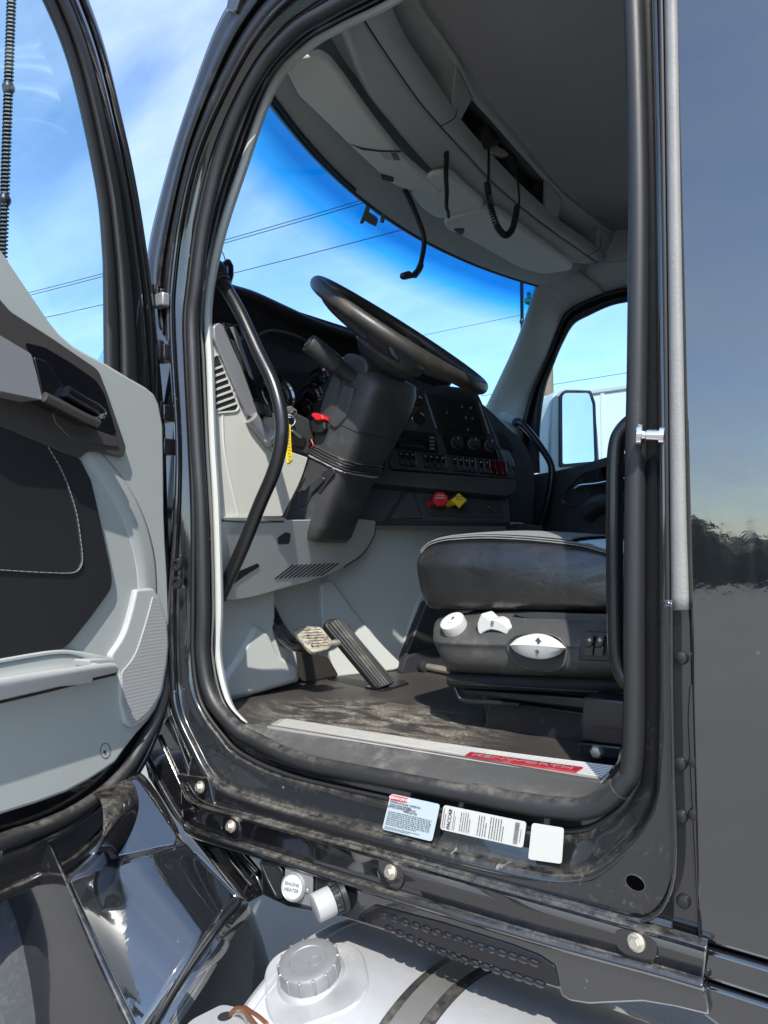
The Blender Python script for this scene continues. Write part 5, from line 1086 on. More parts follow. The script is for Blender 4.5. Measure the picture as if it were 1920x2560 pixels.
for y, s, crn in lay:
    rr = []
    for p in base:
        q = cc_ + (p - cc_) * 1.0; q = V((cc_.x + (p.x - cc_.x) * (1 - (1 - s) * (.35 if s > .75 else 1.0) - (0 if s > .75 else -.1625 * min(1, s * 4))), y, cc_.z + (p.z - cc_.z) * s))
        if p.z > cc_.z + .02: q.z += crn * min(1, (p.z - cc_.z - .02) / .04)
        # soft pull lines in the leather
        q.y += .0018 * math.sin(p.x * 38) * (1 if y < .34 else 0) * (1 - abs(p.z - cc_.z) / .08)
        if y < .34: q.y += .020 * max(0, (p.z - cc_.z) / .075) ** 2 * (s if s < 1 else 1)
        rr.append(q)
    rw.append(rr)
n = 100; vs = [p for r in rw for p in r]; fs = [(j * n + i, j * n + (i + 1) % n, (j + 1) * n + (i + 1) % n, (j + 1) * n + i) for j in range(len(rw) - 1) for i in range(n)] + [tuple(range(n)), tuple(range((len(rw) - 1) * n, len(rw) * n))]
link('cushion', fixn(mesh('cushion', vs, fs)), 'leather', se, 60)
# fabric centre panel on top
tp_i = [i for i, p in enumerate(base) if p.z > cc_.z + .055]
fa = []
tops = sorted([(base[i].x, base[i].z) for i in tp_i])
for y, crn in ((.352, .0015), (.37, .004), (.42, .008), (.50, .012), (.60, .013), (.70, .012), (.78, .008), (.82, .004)): fa.append([V((x, y, z + crn + .0035)) for x, z in tops[::3]])
loft('fabric_top', fa, 'fabric_grey', se, nu=40, nv=3, solid=.003)
ed = [(1052, 1378), (1066, 1363), (1084, 1353), (1120, 1345), (1200, 1340), (1280, 1342), (1370, 1349), (1454, 1360), (1530, 1380), (1590, 1390)]
for o_, y_ in ((0, .339), (5, .3345)):
    tube('piping', [UY(a, b + o_, y_) for a, b in ed], .0022 if o_ == 0 else .0012, 'thread' if o_ else 'fabric_grey', se, n=70, sides=6)
# back rest, mostly hidden behind the pillar
br = []
for z_, x_, dx_, wy in ((1.50, -.40, .08, .24), (1.62, -.39, .11, .26), (1.80, -.34, .13, .27), (2.02, -.30, .13, .27), (2.22, -.26, .11, .25), (2.36, -.235, .09, .17), (2.50, -.22, .07, .15), (2.56, -.215, .04, .12)):
    br.append([V((x_ + dx_ / 2 * math.copysign(abs(math.cos(a)) ** .5, math.cos(a)), .60 + wy * math.copysign(abs(math.sin(a)) ** .5, math.sin(a)), z_)) for a in [2 * math.pi * k / 40 for k in range(40)]])
n = 40; R_ = [cr(r, 40, True) for r in br]; vs = [p for r in R_ for p in r]; fs = [(j * n + i, j * n + (i + 1) % n, (j + 1) * n + (i + 1) % n, (j + 1) * n + i) for j in range(len(R_) - 1) for i in range(n)] + [tuple(range(n)), tuple(range((len(R_) - 1) * n, len(R_) * n))]
link('backrest', fixn(mesh('backrest', vs, fs)), 'leather', se, 60)
# moulded side cover carrying the controls
t_ = [(1104, 1548, .50), (1098, 1548, .37), (1112, 1543, .352), (1200, 1533, .345), (1306, 1531, .342), (1420, 1534, .342), (1580, 1540, .342)]
u_ = [(1096, 1560, .50), (1088, 1562, .36), (1102, 1560, .322), (1200, 1556, .318), (1306, 1554, .315), (1420, 1556, .315), (1580, 1560, .315)]
m_ = [(1094, 1592, .50), (1086, 1593, .34), (1098, 1600, .291), (1200, 1604, .286), (1306, 1605, .285), (1420, 1607, .285), (1580, 1610, .285)]
m2 = [(1100, 1612, .50), (1091, 1612, .34), (1104, 1616, .292), (1200, 1620, .286), (1306, 1622, .285), (1420, 1624, .285), (1580, 1627, .285)]
l_ = [(1130, 1672, .50), (1118, 1668, .36), (1130, 1674, .318), (1200, 1678, .312), (1306, 1683, .310), (1420, 1687, .310), (1580, 1694, .310)]
ll_ = [(a, b + 6, .50) for a, b, y in l_]
sp_ = loft('side_cover', [[UY(a, b, y + .03) for a, b, y in t_]] + [[UY(*q) for q in r] for r in (t_, u_, m_, m2, l_, ll_)], 'seat_plastic', se, nu=70, nv=5, sharp=60)
plate('cover_rail', [(1280, 1534), (1330, 1531), (1580, 1537), (1580, 1560), (1440, 1556), (1310, 1544)], py_(.318), (0, .03, 0), 'dark_trim', se, .004, 3)
# round knob
k1 = UY(1144, 1578, .315); ka = V((-.10, -.62, .78))
lathe('round_knob', k1, ka, [(.026, -.015), (.0265, .008), (.0265, .026), (.0255, .029), (.022, .030)], 'white_plastic', se, 48)
a1, u1, v1 = basis(ka); rg = V((1, -.1, 0)); rg = (rg - a1 * rg.dot(a1)).normalized(); upv = a1.cross(rg)
def arrow(c, rg, upv, nrm, s, m='ink', par=se, up_=True):
    k = 1 if up_ else -1
    q = [(-.22, -.6), (.22, -.6), (.22, .05), (.55, .05), (0, .7), (-.55, .05), (-.22, .05)]
    return prism('arrow_mark', [c + rg * x * s + upv * y * k * s + nrm * .0004 for x, y in q], nrm * .0003, m, par, 0)
arrow(k1 + a1 * .030 + upv * .006, rg, upv, a1, .0075); text('lettering', '- -', k1 + a1 * .0304 - upv * .006, rg, upv, .012, 'ink', se, .0002)
# toggle lever
LV = [(1192, 1562), (1196, 1548), (1203, 1533, 4), (1210, 1537), (1222, 1549), (1234, 1547), (1254, 1554), (1273, 1571, 5), (1266, 1587, 4), (1245, 1578), (1226, 1574), (1210, 1580), (1200, 1588), (1194, 1580)]
plate('tilt_toggle', LV, py_(.292), (.004, .034, .004), 'white_plastic', se, .004, 5, 3)
plate('toggle_slot', [(1186, 1582), (1192, 1562), (1200, 1566), (1196, 1584)], py_(.300), (0, .01, 0), 'cable_black', se, .001)
text('lettering', '8', UY(1230, 1560, .2912), (1, 0, -.2), (.1, 0, 1), .016, 'ink', se, .0002)
# recess and the big eye-shaped handle
RC = [(1262, 1620), (1268, 1600), (1290, 1586), (1345, 1580), (1395, 1588), (1417, 1614), (1418, 1650), (1405, 1674), (1370, 1682), (1320, 1676), (1280, 1656)]
ro = [UY(a, b, .279) for a, b in rnd(RC, 20)]; rc_ = sum(ro, V()) / len(ro); ri = [rc_ + (p - rc_) * .90 for p in ro]
ring('recess_rim', ro, ri, V((0, .008, 0)), 'seat_plastic', se, .002)
prism('recess', [p + V((0, .0015, 0)) for p in ri], V((0, .002, 0)), 'dark_trim', se, 0)
EY_t = [(1275, 1613), (1294, 1597), (1320, 1588), (1347, 1585), (1374, 1591), (1398, 1605), (1414, 1620)]
EY_b = [(1275, 1613), (1290, 1629), (1315, 1641), (1345, 1647), (1372, 1645), (1398, 1635), (1414, 1620)]
EY_m = [(1275, 1613), (1297, 1612), (1320, 1612.5), (1345, 1614), (1370, 1616), (1393, 1618.5), (1414, 1620)]
ey = [[UY(a, b, .280) for a, b in lerp2(EY_m, EY_t, 1.)], [UY(a, b, .258) for a, b in lerp2(EY_m, EY_t, .97)], [UY(a, b, .253) for a, b in lerp2(EY_m, EY_t, .85)], [UY(a, b, .245) for a, b in EY_m], [UY(a, b, .253) for a, b in lerp2(EY_m, EY_b, .85)], [UY(a, b, .258) for a, b in lerp2(EY_m, EY_b, .97)], [UY(a, b, .280) for a, b in EY_b]]
loft('height_handle', ey, 'white_plastic', se, nu=50, nv=2, solid=.002, sharp=14, cross=True)
for a, b, u in ((1346, 1604, True), (1343, 1626, False)): arrow(UY(a, b, .2455 if u else .2468), V((1, 0, -.1)), V((0, 0, 1)), V((0, -1, 0)), .0115 if u else .009, up_=u)
# heater rockers
plate('switch_frame', [(1446, 1650), (1452, 1584), (1462, 1579), (1530, 1582), (1530, 1654)], py_(.279), (0, .02, 0), 'dark_trim', se, .003, 5)
for a in (1464, 1490):
    plate('heat_rocker', [(a + 2, 1590, 6), (a + 20, 1590, 6), (a + 18, 1608), (a + 12, 1617), (a - 3, 1617), (a - 1, 1606)], py_(.264), (0, .016, 0), 'gloss_black', se, .004, 3, 3)
    plate('heat_rocker', [(a - 3, 1619), (a + 12, 1619), (a + 19, 1612), (a + 16, 1640, 5), (a - 5, 1638, 5)], py_(.269), (0, .014, 0), 'gloss_black', se, .004, 3, 3)
    for q in ([(a + 5, 1598.4), (a + 14, 1599.4), (a + 14, 1601.8), (a + 5, 1600.8)], [(a + 8.4, 1595), (a + 10.8, 1595), (a + 10.6, 1605), (a + 8.2, 1605)]): plate('plus_mark', q, py_(.2635), (0, .0006, 0), 'white_mark', se, 0)
# bellows, runners and pedestal
bl = [(1136, 1678, .36), (1119, 1684, .325), (1118, 1700, .318), (1121, 1711, .325)]
loft('bellows', [[UY(a + d, b + d * .038, y) for d in (0, 60, 200, 330, 460)] for a, b, y in ((1150, 1668, .37), (1126, 1682, .335), (1119, 1690, .322), (1118, 1702, .320), (1124, 1714, .332), (1150, 1720, .37))], 'bellows', se, nu=50, nv=4)
box('bellows_core', (-.62, .62, 1.385), (.46, .50, .11), 'bellows', se, .03)
tube('bellows_stitch', [UY(a, b, .3215) for a, b in ((1122, 1708), (1200, 1712), (1330, 1720), (1560, 1734))], .0010, 'dash_mid', se, n=30, sides=5)
tube('frame_rod', [UY(a, b, .345) for a, b in ((1135, 1712), (1146, 1738), (1154, 1749), (1180, 1754), (1225, 1756), (1300, 1762))], .005, 'black_metal', se, n=30, sides=10)
plate('runner', [(1158, 1722), (1560, 1752), (1560, 1778), (1460, 1772), (1165, 1736)], py_(.35), (0, .03, 0), 'black_metal', se, .003)
box('lift_frame', (-.60, .62, 1.31), (.42, .46, .05), 'black_metal', se, .006)
plate('pedestal_plate', [(1224, 1748, 4), (1460, 1781), (1452, 1885), (1300, 1864), (1160, 1840), (1158, 1816), (1212, 1816)], py_(.385), (0, .012, 0), 'black_metal', se, .003)
box('pedestal', (-.62, .62, 1.25), (.36, .42, .10), 'black_metal', se, .008)
plate('fore_box', [(1457, 1742), (1572, 1754), (1572, 1868), (1450, 1853)], py_(.25), (0, .12, 0), 'black_metal', se, .004)
plate('fore_foot', [(1447, 1856), (1572, 1870), (1572, 1902), (1446, 1888)], py_(.246), (0, .12, 0), 'black_metal', se, .003)
lathe('foot_bolt', UY(1492, 1880, .245), (0, -1, 0), [(.012, -.004), (.012, .002), (.009, .006), (.005, .007)], 'steel', se, 6)
lathe('plate_hole', UY(1193, 1826, .3845), (0, -1, 0), [(.009, -.002), (.008, .0008), (.005, .0008)], 'dash_black', se, 14)

# ================================================================== OPEN DRIVER DOOR
DH = V((-1.295, -.045, 0)); DE = V((.21, -.98, 0)).normalized(); DN = V((.98, .21, 0)).normalized()
def dp(o=0.): return pp_(DH + DN * o, DN)
def dk(k, z, o=0.): return V((DH.x, DH.y, 0)) + DE * k + DN * o + V((0, 0, z))
def zat(a, b): return dp(0)(a, b).z
dr = empty('open_door', dk(0, 1.1)); dr.parent = T; dr.matrix_parent_inverse = Matrix.Translation(-T.location)
def dplate(name, q, o, th, m, bevel=.003, rad=0, seg=2, extra=(), pre=()):
    pts = [dk(k, z, o) for k, z in pre] + [dp(o)(a[0], a[1]) for a in (rnd(q, rad) if rad else q)] + [dk(k, z, o) for k, z in extra]
    return prism(name, pts, -DN * th, m, dr, bevel, seg)
zb_ = zat(0, 2264); zt_ = zat(0, 612)
# outer shell (black) and trim panel
dplate('door_shell', [(-20, 640), (15, 668), (127, 828), (185, 882), (262, 922), (374, 988), (402, 1010), (418, 1064), (424, 1280), (431, 1427), (435, 1550), (431, 1650), (415, 1752), (392, 1815), (350, 1925), (308, 2012), (246, 2118), (172, 2184), (0, 2264)], -.022, .055, 'paint', .010, 0, 4, extra=((.95, zb_ + .02), (.95, zt_ + .02)))
TRM = [(-10, 604), (15, 640), (70, 722), (127, 806), (152, 836), (185, 864), (222, 885), (262, 906), (316, 939), (366, 968), (386, 984), (398, 1008), (409, 1064), (411, 1170), (412, 1280), (415, 1360), (420, 1440), (424, 1550), (422, 1610), (416, 1670), (405, 1738), (392, 1772), (372, 1802), (345, 1832), (318, 1866), (290, 1906), (262, 1926), (222, 1952), (166, 1982), (90, 2010), (0, 2038)]
dplate('trim_panel', TRM, .0, .028, 'grey_trim', .006, 0, 3, extra=((.93, zat(0, 2038)), (.93, zt_)))
# lower edge: rubber and painted returns
bs = [(425, 1560), (420, 1680), (395, 1785), (345, 1880), (310, 1930), (255, 1985), (170, 2040), (80, 2078), (0, 2105)]
tube('bottom_seal', [dp(-.008)(a, b) for a, b in bs] + [dk(.6, zat(0, 2105) - .005, -.008), dk(.93, zat(0, 2105) - .005, -.008)], .0135, 'rubber', dr, n=80, sides=12)
bs2 = [(430, 1640), (410, 1770), (370, 1880), (322, 1965), (262, 2070), (180, 2150), (90, 2195), (0, 2236)]
tube('bottom_lip', [dp(-.020)(a, b) for a, b in bs2] + [dk(.6, zat(0, 2236), -.02), dk(.93, zat(0, 2236), -.02)], .007, 'paint_dirty', dr, n=80, sides=10)
bs3 = [(428, 1600), (404, 1770), (358, 1880), (306, 1960), (240, 2030), (165, 2085), (80, 2128), (0, 2160)]
loft('lower_return', [[dp(-.012)(a, b) for a, b in bs], [dp(-.004)(a, b) for a, b in lerp2([(a, b) for a, b in bs[:8]] + [(0, 2105)], bs3 + [(0, 2160)], .6)], [dp(-.016)(a, b) for a, b in bs3 + [(0, 2160)]], [dp(-.021)(a, b) for a, b in bs2 + [(0, 2236)]]], 'paint_dirty', dr, nu=60, nv=3)
# window frame
WO = [(408, 1040), (404, 985), (400, 940), (386, 794), (366, 633), (332, 424), (270, 154), (220, 0), (160, -150), (80, -260)]
WI = [(262, 950), (262, 906), (261, 800), (260, 700), (257, 620), (240, 460), (178, 180), (108, 0), (40, -110), (-40, -190)]
zo, zi = zat(80, -260), zat(-40, -190)
def wcur(t, o):
    q = lerp2(WO, WI, t); z_ = zo + .04 + (zi - zo) * t * .8
    return [dp(o)(a, b) for a, b in q] + [dk(.55 - .02 * t, z_, o), dk(.80 - .03 * t, z_ - .02, o), dk(.93 - .05 * t, z_ - .12, o), dk(.95 - .06 * t, 2.2, o)]
wf = loft('window_frame', [wcur(.0, -.06), wcur(.0, -.022), wcur(.03, -.016), wcur(.14, -.014), wcur(.17, -.020), wcur(.21, -.020), wcur(.25, -.010), wcur(.38, -.008), wcur(.42, -.022)], 'paint', dr, nu=110, nv=2, sharp=50)
loft('window_seal', [wcur(.40, -.024), wcur(.44, -.010), wcur(.50, -.006), wcur(.60, -.004), wcur(.68, -.010), wcur(.72, -.018), wcur(.76, -.018), wcur(.80, -.010), wcur(.93, -.012), wcur(1.0, -.022), wcur(1.0, -.036)], 'rubber', dr, nu=110, nv=2, sharp=50)
gq = [dp(-.032)(a, b) for a, b in ((285, 935), (285, 640), (256, 430), (190, 150), (120, -30), (20, -160))] + [dk(.55, zi + .03, -.032), dk(.80, zi, -.032), dk(.90, zi - .1, -.032), dk(.92, 2.1, -.032)] + [dp(-.032)(a, b) for a, b in ((-10, 640), (15, 680), (127, 840), (185, 895))]
prism('window_glass', gq, -DN * .004, 'glass', dr, 0)
# mirror sail / dark hood corner seen through the glass is real: see hood. Pull-handle pocket
PK = [(-30, 728), (0, 748), (27, 779), (130, 845), (247, 925, 16), (270, 985), (316, 1120, 8), (309, 1143, 6), (247, 1127), (220, 1129), (200, 1146), (160, 1132), (120, 1114), (0, 1064), (-40, 1050)]
dplate('handle_panel', PK, .016, .02, 'bronze_plastic', .006, 6, 3, extra=((.60, zat(0, 1064) + .02), (.60, zat(0, 748) + .02)))
RX = [(60, 855), (112, 868), (175, 905), (240, 950), (262, 985), (292, 1085), (262, 1090), (228, 1078), (200, 1052), (120, 985), (95, 930)]
dplate('handle_recess', RX, .0175, .002, 'gloss_black', .0005, 10)
dplate('recess_floor', [(125, 1015), (200, 1052), (240, 1075), (290, 1092), (300, 1118), (250, 1112), (180, 1098), (140, 1060)], .019, .003, 'bronze_plastic', .002, 10)
# pull handle: fat silver grip, dark shoe, chromed lever
GP = [dp(.055)(a, b) for a, b in ((-60, 858), (0, 908), (50, 930), (92, 950), (103, 962))]
gt = [dk(.62, zat(0, 908) + .06, .055)] + GP
dplate('pull_grip', [(-60, 800), (0, 838), (40, 862), (78, 884, 8), (92, 935), (107, 1000, 6), (60, 990), (0, 978), (-60, 962)], .062, .05, 'silver_plastic', .015, 4, 5, extra=((.62, zat(0, 978) + .05), (.62, zat(0, 838) + .06)))
dplate('grip_shoe', [(84, 892), (118, 902), (150, 950), (172, 978), (262, 1030), (264, 1054), (240, 1064), (108, 996)], .058, .04, 'gloss_black', .010, 8, 4)
tube('door_lever', [dp(.064)(a, b) for a, b in ((110, 992), (150, 1012), (200, 1038), (244, 1058))], .0085, 'bronze_plastic', dr, n=20, sides=12)
tube('lever_tip', [dp(.066)(a, b) for a, b in ((165, 978), (200, 1000), (238, 1022), (252, 1034))], .0105, 'gloss_black', dr, n=16, sides=12)
lathe('lever_cap', dp(.066)(250, 1033), DE * -1, [(.0095, -.006), (.0105, 0), (.008, .008)], 'chrome', dr, 16)
# upholstered insert with a double seam
UPH = [(-40, 1050), (0, 1064), (120, 1114), (160, 1132), (200, 1146, 10), (228, 1200), (247, 1280, 40), (281, 1440, 30), (279, 1472, 16), (230, 1540, 30), (174, 1610, 20), (152, 1625, 10), (0, 1652), (-40, 1660)]
dplate('padded_insert', UPH, .012, .02, 'upholstery', .010, 6, 4, extra=((.7, zat(0, 1652)), (.7, zat(0, 1064) + .03)))
for o_ in (0,):
    stq = [(118 + o_, 1117), (150 + o_, 1172), (172 + o_, 1226), (189 + o_, 1282), (199 + o_, 1345), (204 + o_, 1396), (199 + o_, 1418 + o_ * .4), (186 + o_, 1430 + o_ * .8), (160, 1433 + o_), (80, 1430 + o_), (0, 1425 + o_), (-30, 1424 + o_)]
    full = cr([dp(.0128)(a, b) for a, b in stq], 220)
    if o_ == 0: tube('insert_groove', full, .0022, 'cable_black', dr, sides=6)
    vs = []; fs = []
    for i in range(0, 214, 4):                       # stitches, one mesh of thread
        p0, p1 = full[i], full[i + 3]; d = (p1 - p0).normalized(); s_ = d.cross(DN) * .0007; j = len(vs)
        vs += [p0 - s_ + DN * .002, p1 - s_ + DN * .002, p1 + s_ + DN * .002, p0 + s_ + DN * .002, p0 - s_ * .5 + DN * .0032, p1 - s_ * .5 + DN * .0032, p1 + s_ * .5 + DN * .0032, p0 + s_ * .5 + DN * .0032]
        fs += [(j, j + 1, j + 5, j + 4), (j + 4, j + 5, j + 6, j + 7), (j + 7, j + 6, j + 2, j + 3), (j, j + 4, j + 7, j + 3), (j + 1, j + 2, j + 6, j + 5)]
    link('stitching', mesh('stitching', vs, fs), 'thread', dr)
# moulded ridges sweeping down the trim
for A, wd, hh in (([(180, 1090), (240, 1155), (292, 1220), (334, 1300), (360, 1390), (368, 1470), (366, 1520)], 24, .003),):
    cL = [(a - wd, b + wd * .5) for a, b in A]; cR = [(a + wd, b - wd * .5) for a, b in A]
    loft('moulded_ridge', [[dp(-.001)(a, b) for a, b in cL], [dp(hh)(a, b) for a, b in lerp2(cL, cR, .35)], [dp(hh)(a, b) for a, b in lerp2(cL, cR, .6)], [dp(-.001)(a, b) for a, b in cR]], 'grey_trim', dr, nu=40, nv=4, solid=.002)
# arm rest tray
tn = (DN * .62 + V((0, 0, .78))).normalized(); tp0 = dp(.035)(200, 1670)
tj = lambda o=0.: pp_(tp0 + tn * o, tn)
TRO = [(-30, 1656), (0, 1650), (127, 1629), (170, 1628), (278, 1647, 6), (292, 1668, 6), (286, 1678, 6), (0, 1712), (-30, 1716)]
f_top = [(-40, 1712), (0, 1703), (120, 1684), (220, 1668), (280, 1660), (291, 1664)]
f_mid = [(-40, 1722), (0, 1714), (120, 1693), (220, 1676), (280, 1668), (293, 1670)]
f_bot = [(-40, 1757), (0, 1747), (120, 1719), (220, 1694), (278, 1681), (290, 1677)]
b_top = [(-40, 1658), (0, 1650), (127, 1629), (190, 1630), (270, 1646), (290, 1662)]
w_out = [(-40, 1664), (0, 1656), (127, 1635), (182, 1635), (222, 1650), (230, 1657)]
w_in = [(-40, 1704), (0, 1696), (120, 1677), (190, 1669), (222, 1664), (230, 1659)]
ex = lambda c, o: [dp(o)(a, b) for a, b in c]
ty = lambda c, o: [dk(.62, dp(o)(-40, c[0][1]).z, o)] + ex(c, o)
loft('armrest_tray', [ty(b_top, .0), ty(b_top, .014), ty(lerp2(b_top, w_out, .8), .016), ty(w_out, .014)], 'grey_trim_smooth', dr, nu=50, nv=2)
loft('tray_rim', [ty(w_in, .052), ty(lerp2(w_in, f_top, .4), .058), ty(f_top, .060), ty(f_mid, .060), ty(lerp2(f_mid, f_bot, .8), .052), ty(f_bot, .046), ty(f_bot, .0)], 'grey_trim_smooth', dr, nu=50, nv=3)
loft('tray_well', [ty(w_out, .012), ty([(a, b + 38) for a, b in w_out], .016), ty([(a, b + 40) for a, b in w_in], .044), ty(w_in, .052)], 'grey_trim_smooth', dr, nu=50, nv=3)
dplate('tray_end', [(222, 1650), (278, 1647), (292, 1668), (284, 1678), (226, 1668)], .050, .05, 'grey_trim_smooth', .008, 4, 3)
tube('tray_gap', [dp(.004)(a, b) for a, b in ((-30, 1764), (0, 1756), (120, 1728), (220, 1702), (288, 1686))], .0022, 'cable_black', dr, n=30, sides=6)
# speaker: raised surround and grille
SPO = [(342, 1474, 5), (385, 1470, 8), (404, 1500, 20), (420, 1556, 20), (424, 1610), (420, 1660), (407, 1738, 20), (372, 1796, 20), (335, 1822), (312, 1810), (300, 1755), (298, 1680), (288, 1668), (276, 1640, 12), (312, 1590, 40), (332, 1520, 30)]
dplate('speaker_surround', SPO, .012, .02, 'grey_trim_smooth', .005, 10, 3)
SPG = [(383, 1490, 6), (400, 1502, 10), (417, 1558), (419, 1610), (416, 1650), (401, 1735, 20), (368, 1784, 20), (328, 1814, 10), (306, 1760), (305, 1680), (338, 1642, 30), (366, 1556, 40)]
dplate('speaker_grille', SPG, .0145, .004, 'grille', .001, 8)
scv = [dp(.0008)(264 + 13 * math.cos(a), 1877 + 20 * math.sin(a)) for a in [2 * math.pi * k / 28 for k in range(28)]]
cs0 = sum(scv, V()) / 28
ring('screw_cover', scv, [cs0 + (p - cs0) * .9 for p in scv], -DN * .002, 'dash_mid', dr, .0003)
lathe('cover_dot', dp(.001)(262, 1880), DN, [(.003, -.001), (.0028, .0006)], 'cable_black', dr, 10)

# ================================================================== THINGS HANGING IN THE CAB
xm = -1.055
mic = empty('radio_microphone', UX(1234, 330, xm), 'black radio microphone with coiled cord clipped to the overhead console slot', 'microphone')
mm_ = [(1216, 306), (1232, 298), (1250, 303), (1259, 322), (1254, 348), (1238, 364), (1220, 368), (1211, 350), (1212, 325)]
mm_ = [(1235 + (a - 1235) * 1.22, 333 + (b - 333) * 1.15) for a, b in mm_]
plate('body', mm_, px_(xm), (-.035, 0, 0), 'dark_trim', mic, .010, 6, 3)
for k in range(5): plate('slot', [(1222 + 4 * k, 312 + 2 * k), (1225 + 4 * k, 312 + 2 * k), (1229 + 4 * k, 342 + 2 * k), (1226 + 4 * k, 342 + 2 * k)], px_(xm + .001), (-.003, 0, 0), 'cable_black', mic, 0)
plate('clip', [(1218, 366), (1240, 362), (1262, 376), (1272, 384), (1268, 392), (1248, 386), (1224, 380)], px_(xm - .005), (-.02, 0, 0), 'steel', mic, .002, 4)
plate('bracket', [(1240, 330), (1262, 342), (1296, 400), (1292, 424), (1276, 420), (1262, 384)], px_(xm - .012), (-.02, 0, 0), 'dark_trim', mic, .004, 5)
tube('lead', [UX(a, b, xm) for a, b in ((1222, 370), (1222, 400), (1221, 440), (1219, 462))], .0042, 'cable_black', mic, n=20, sides=8)
tube('lead', [UX(a, b, xm) for a, b in ((1286, 420), (1294, 450), (1297, 480), (1298, 508), (1293, 520))], .0035, 'cable_black', mic, n=20, sides=8)
path = cr([UX(a, b, xm) for a, b in ((1218, 458), (1222, 490), (1230, 530), (1245, 570), (1264, 588), (1280, 574), (1288, 545), (1293, 515))], 900)
fr2 = frames(path); hx = [p + (a_ * math.cos(i / 900 * 2 * math.pi * 44) + b_ * math.sin(i / 900 * 2 * math.pi * 44)) * .0078 for i, (p, (t_, a_, b_)) in enumerate(zip(path, fr2))]
tube('coiled_cord', hx, .0030, 'cable_black', mic, sides=6)
# short cable stub out of the console
r0 = UZ(1115, 376, 2.742)
cb = empty('cable_stub', r0, 'short black taped cable hanging straight down out of the overhead console', 'cable')
tube('cable', [UX(a, b, r0.x) for a, b in ((1115, 372), (1116, 400), (1115, 440), (1117, 480), (1116, 515), (1120, 530), (1122, 546))], [.0085, .0045], 'cable_black', cb, n=40, sides=10)
lathe('grommet', UZ(1115, 380, 2.742), (.15, 0, -1), [(.014, -.004), (.013, .002), (.010, .003)], 'rubber_clean', cb, 20)
# bent cable with plug at the driver visor
gx = UZ(1015, 480, 2.665).x
gn = empty('plug_cable', UX(1012, 480, gx), 'bent black cable ending in a square plug, hanging below the driver sun visor', 'cable')
tube('cable', [UX(a, b, gx) for a, b in ((1012, 474), (1024, 498), (1044, 545), (1058, 585), (1060, 612), (1056, 640), (1048, 672), (1040, 684), (1030, 690))], [.0085, .0075], 'cable_black', gn, n=50, sides=10)
plate('plug', [(1012, 680), (1024, 676), (1034, 684), (1030, 696), (1018, 697), (1010, 691)], px_(gx + .004), (-.018, 0, 0), 'dark_trim', gn, .003, 3)
tube('plug_collar', [UX(a, b, gx) for a, b in ((1052, 662), (1046, 676), (1036, 688))], .0105, 'dark_trim', gn, n=12, sides=10)
wc_ = tube('glass_cable', [V((wx(p.y) + .025, p.y, p.z)) for p in [UZ(a, b, 2.675) for a, b in ((672, 225), (690, 262), (728, 318), (780, 370), (830, 412), (885, 432), (950, 441), (968, 444))]], .006, 'cable_black', None, n=60, sides=8)
tag(wc_, 'thin black cable running along the top edge of the windshield to the driver visor', 'cable')
# keys and yellow tag at the ignition
kr0 = UX(718, 1038, -1.30)
ky = empty('key_tag', kr0, 'yellow key tag hanging from steel key rings at the ignition', 'key tag')
for a, b, r_, ax2 in ((724, 1030, .018, V((.7, -.5, .5))), (722, 1052, .016, V((.5, -.7, .2)))):
    a1, u1, v1 = basis(ax2); c = UX(a, b, -1.295); tube('key_ring', [c + u1 * math.cos(q) * r_ + v1 * math.sin(q) * r_ for q in [2 * math.pi * k / 28 for k in range(28)]], .0012, 'bright_steel', ky, closed=True, sides=6)
plate('key', [(716, 1020), (730, 1014), (738, 1026), (728, 1036), (716, 1034)], px_(-1.31), (-.004, 0, 0), 'steel', ky, .001, 4)
plate('key', [(733, 1072), (746, 1084), (756, 1094), (752, 1096), (738, 1084), (730, 1078)], px_(-1.30), (-.003, 0, 0), 'bright_steel', ky, .0006)
tgp = px_(-1.288)
plate('tag', [(713, 1064, 3), (727, 1060, 3), (728, 1100), (731, 1150, 3), (719, 1159, 3), (715, 1110)], tgp, (-.002, .0, 0), 'yellow_tag', ky, .0006, 3)
tA_, tB_ = UX(721, 1072, -1.2872), UX(725, 1150, -1.2872)
rk_ = random.Random(9)
for k in range(11):                                   # faded handwriting, not readable
    a0, b0 = 717 + rk_.uniform(0, 2) + k * .35, 1068 + k * 8
    plate('pen_stroke', [(a0, b0), (a0 + rk_.uniform(4, 7), b0 + rk_.uniform(-1, 2)), (a0 + 6, b0 + 2.6), (a0 + .5, b0 + 1.8)], px_(-1.2874), (-.0003, 0, 0), 'brick', ky, 0)

# ================================================================== OUTSIDE
tl = empty('semi_trailer', (-2.5, 11, 0), 'long white box trailer parked beyond the passenger window', 'trailer')
def bxo(nm, x0, x1, y0, y1, z0, z1, m, par, bev=.02): return prism(nm, [V((x0, y0, z0)), V((x1, y0, z0)), V((x1, y1, z0)), V((x0, y1, z0))], V((0, 0, z1 - z0)), m, par, bev)
bxo('box_body', -9, 5, 9.75, 12.2, 1.15, 4.05, 'trailer_white', tl)
bxo('top_rail', -9.03, 5.03, 9.72, 12.23, 4.05, 4.13, 'mirror_shell', tl)
bxo('bottom_rail', -9.03, 5.03, 9.72, 12.23, 1.03, 1.16, 'trailer_dark', tl)
for k in range(23): bxo('wall_post', -8.9 + k * .61, -8.84 + k * .61, 9.735, 9.76, 1.16, 4.05, 'trailer_white', tl, .003)
for x_ in (2.6, 3.9): 
    for y_ in (9.9, 11.7): lathe('wheel', (x_, y_, .52), (0, 1, 0), [(.25, 0), (.46, 0), (.52, .04), (.52, .24), (.46, .28), (.25, .28)], 'tyre', tl, 32)
bxo('axle_frame', 1.8, 4.6, 10.1, 11.8, .7, 1.05, 'trailer_dark', tl)
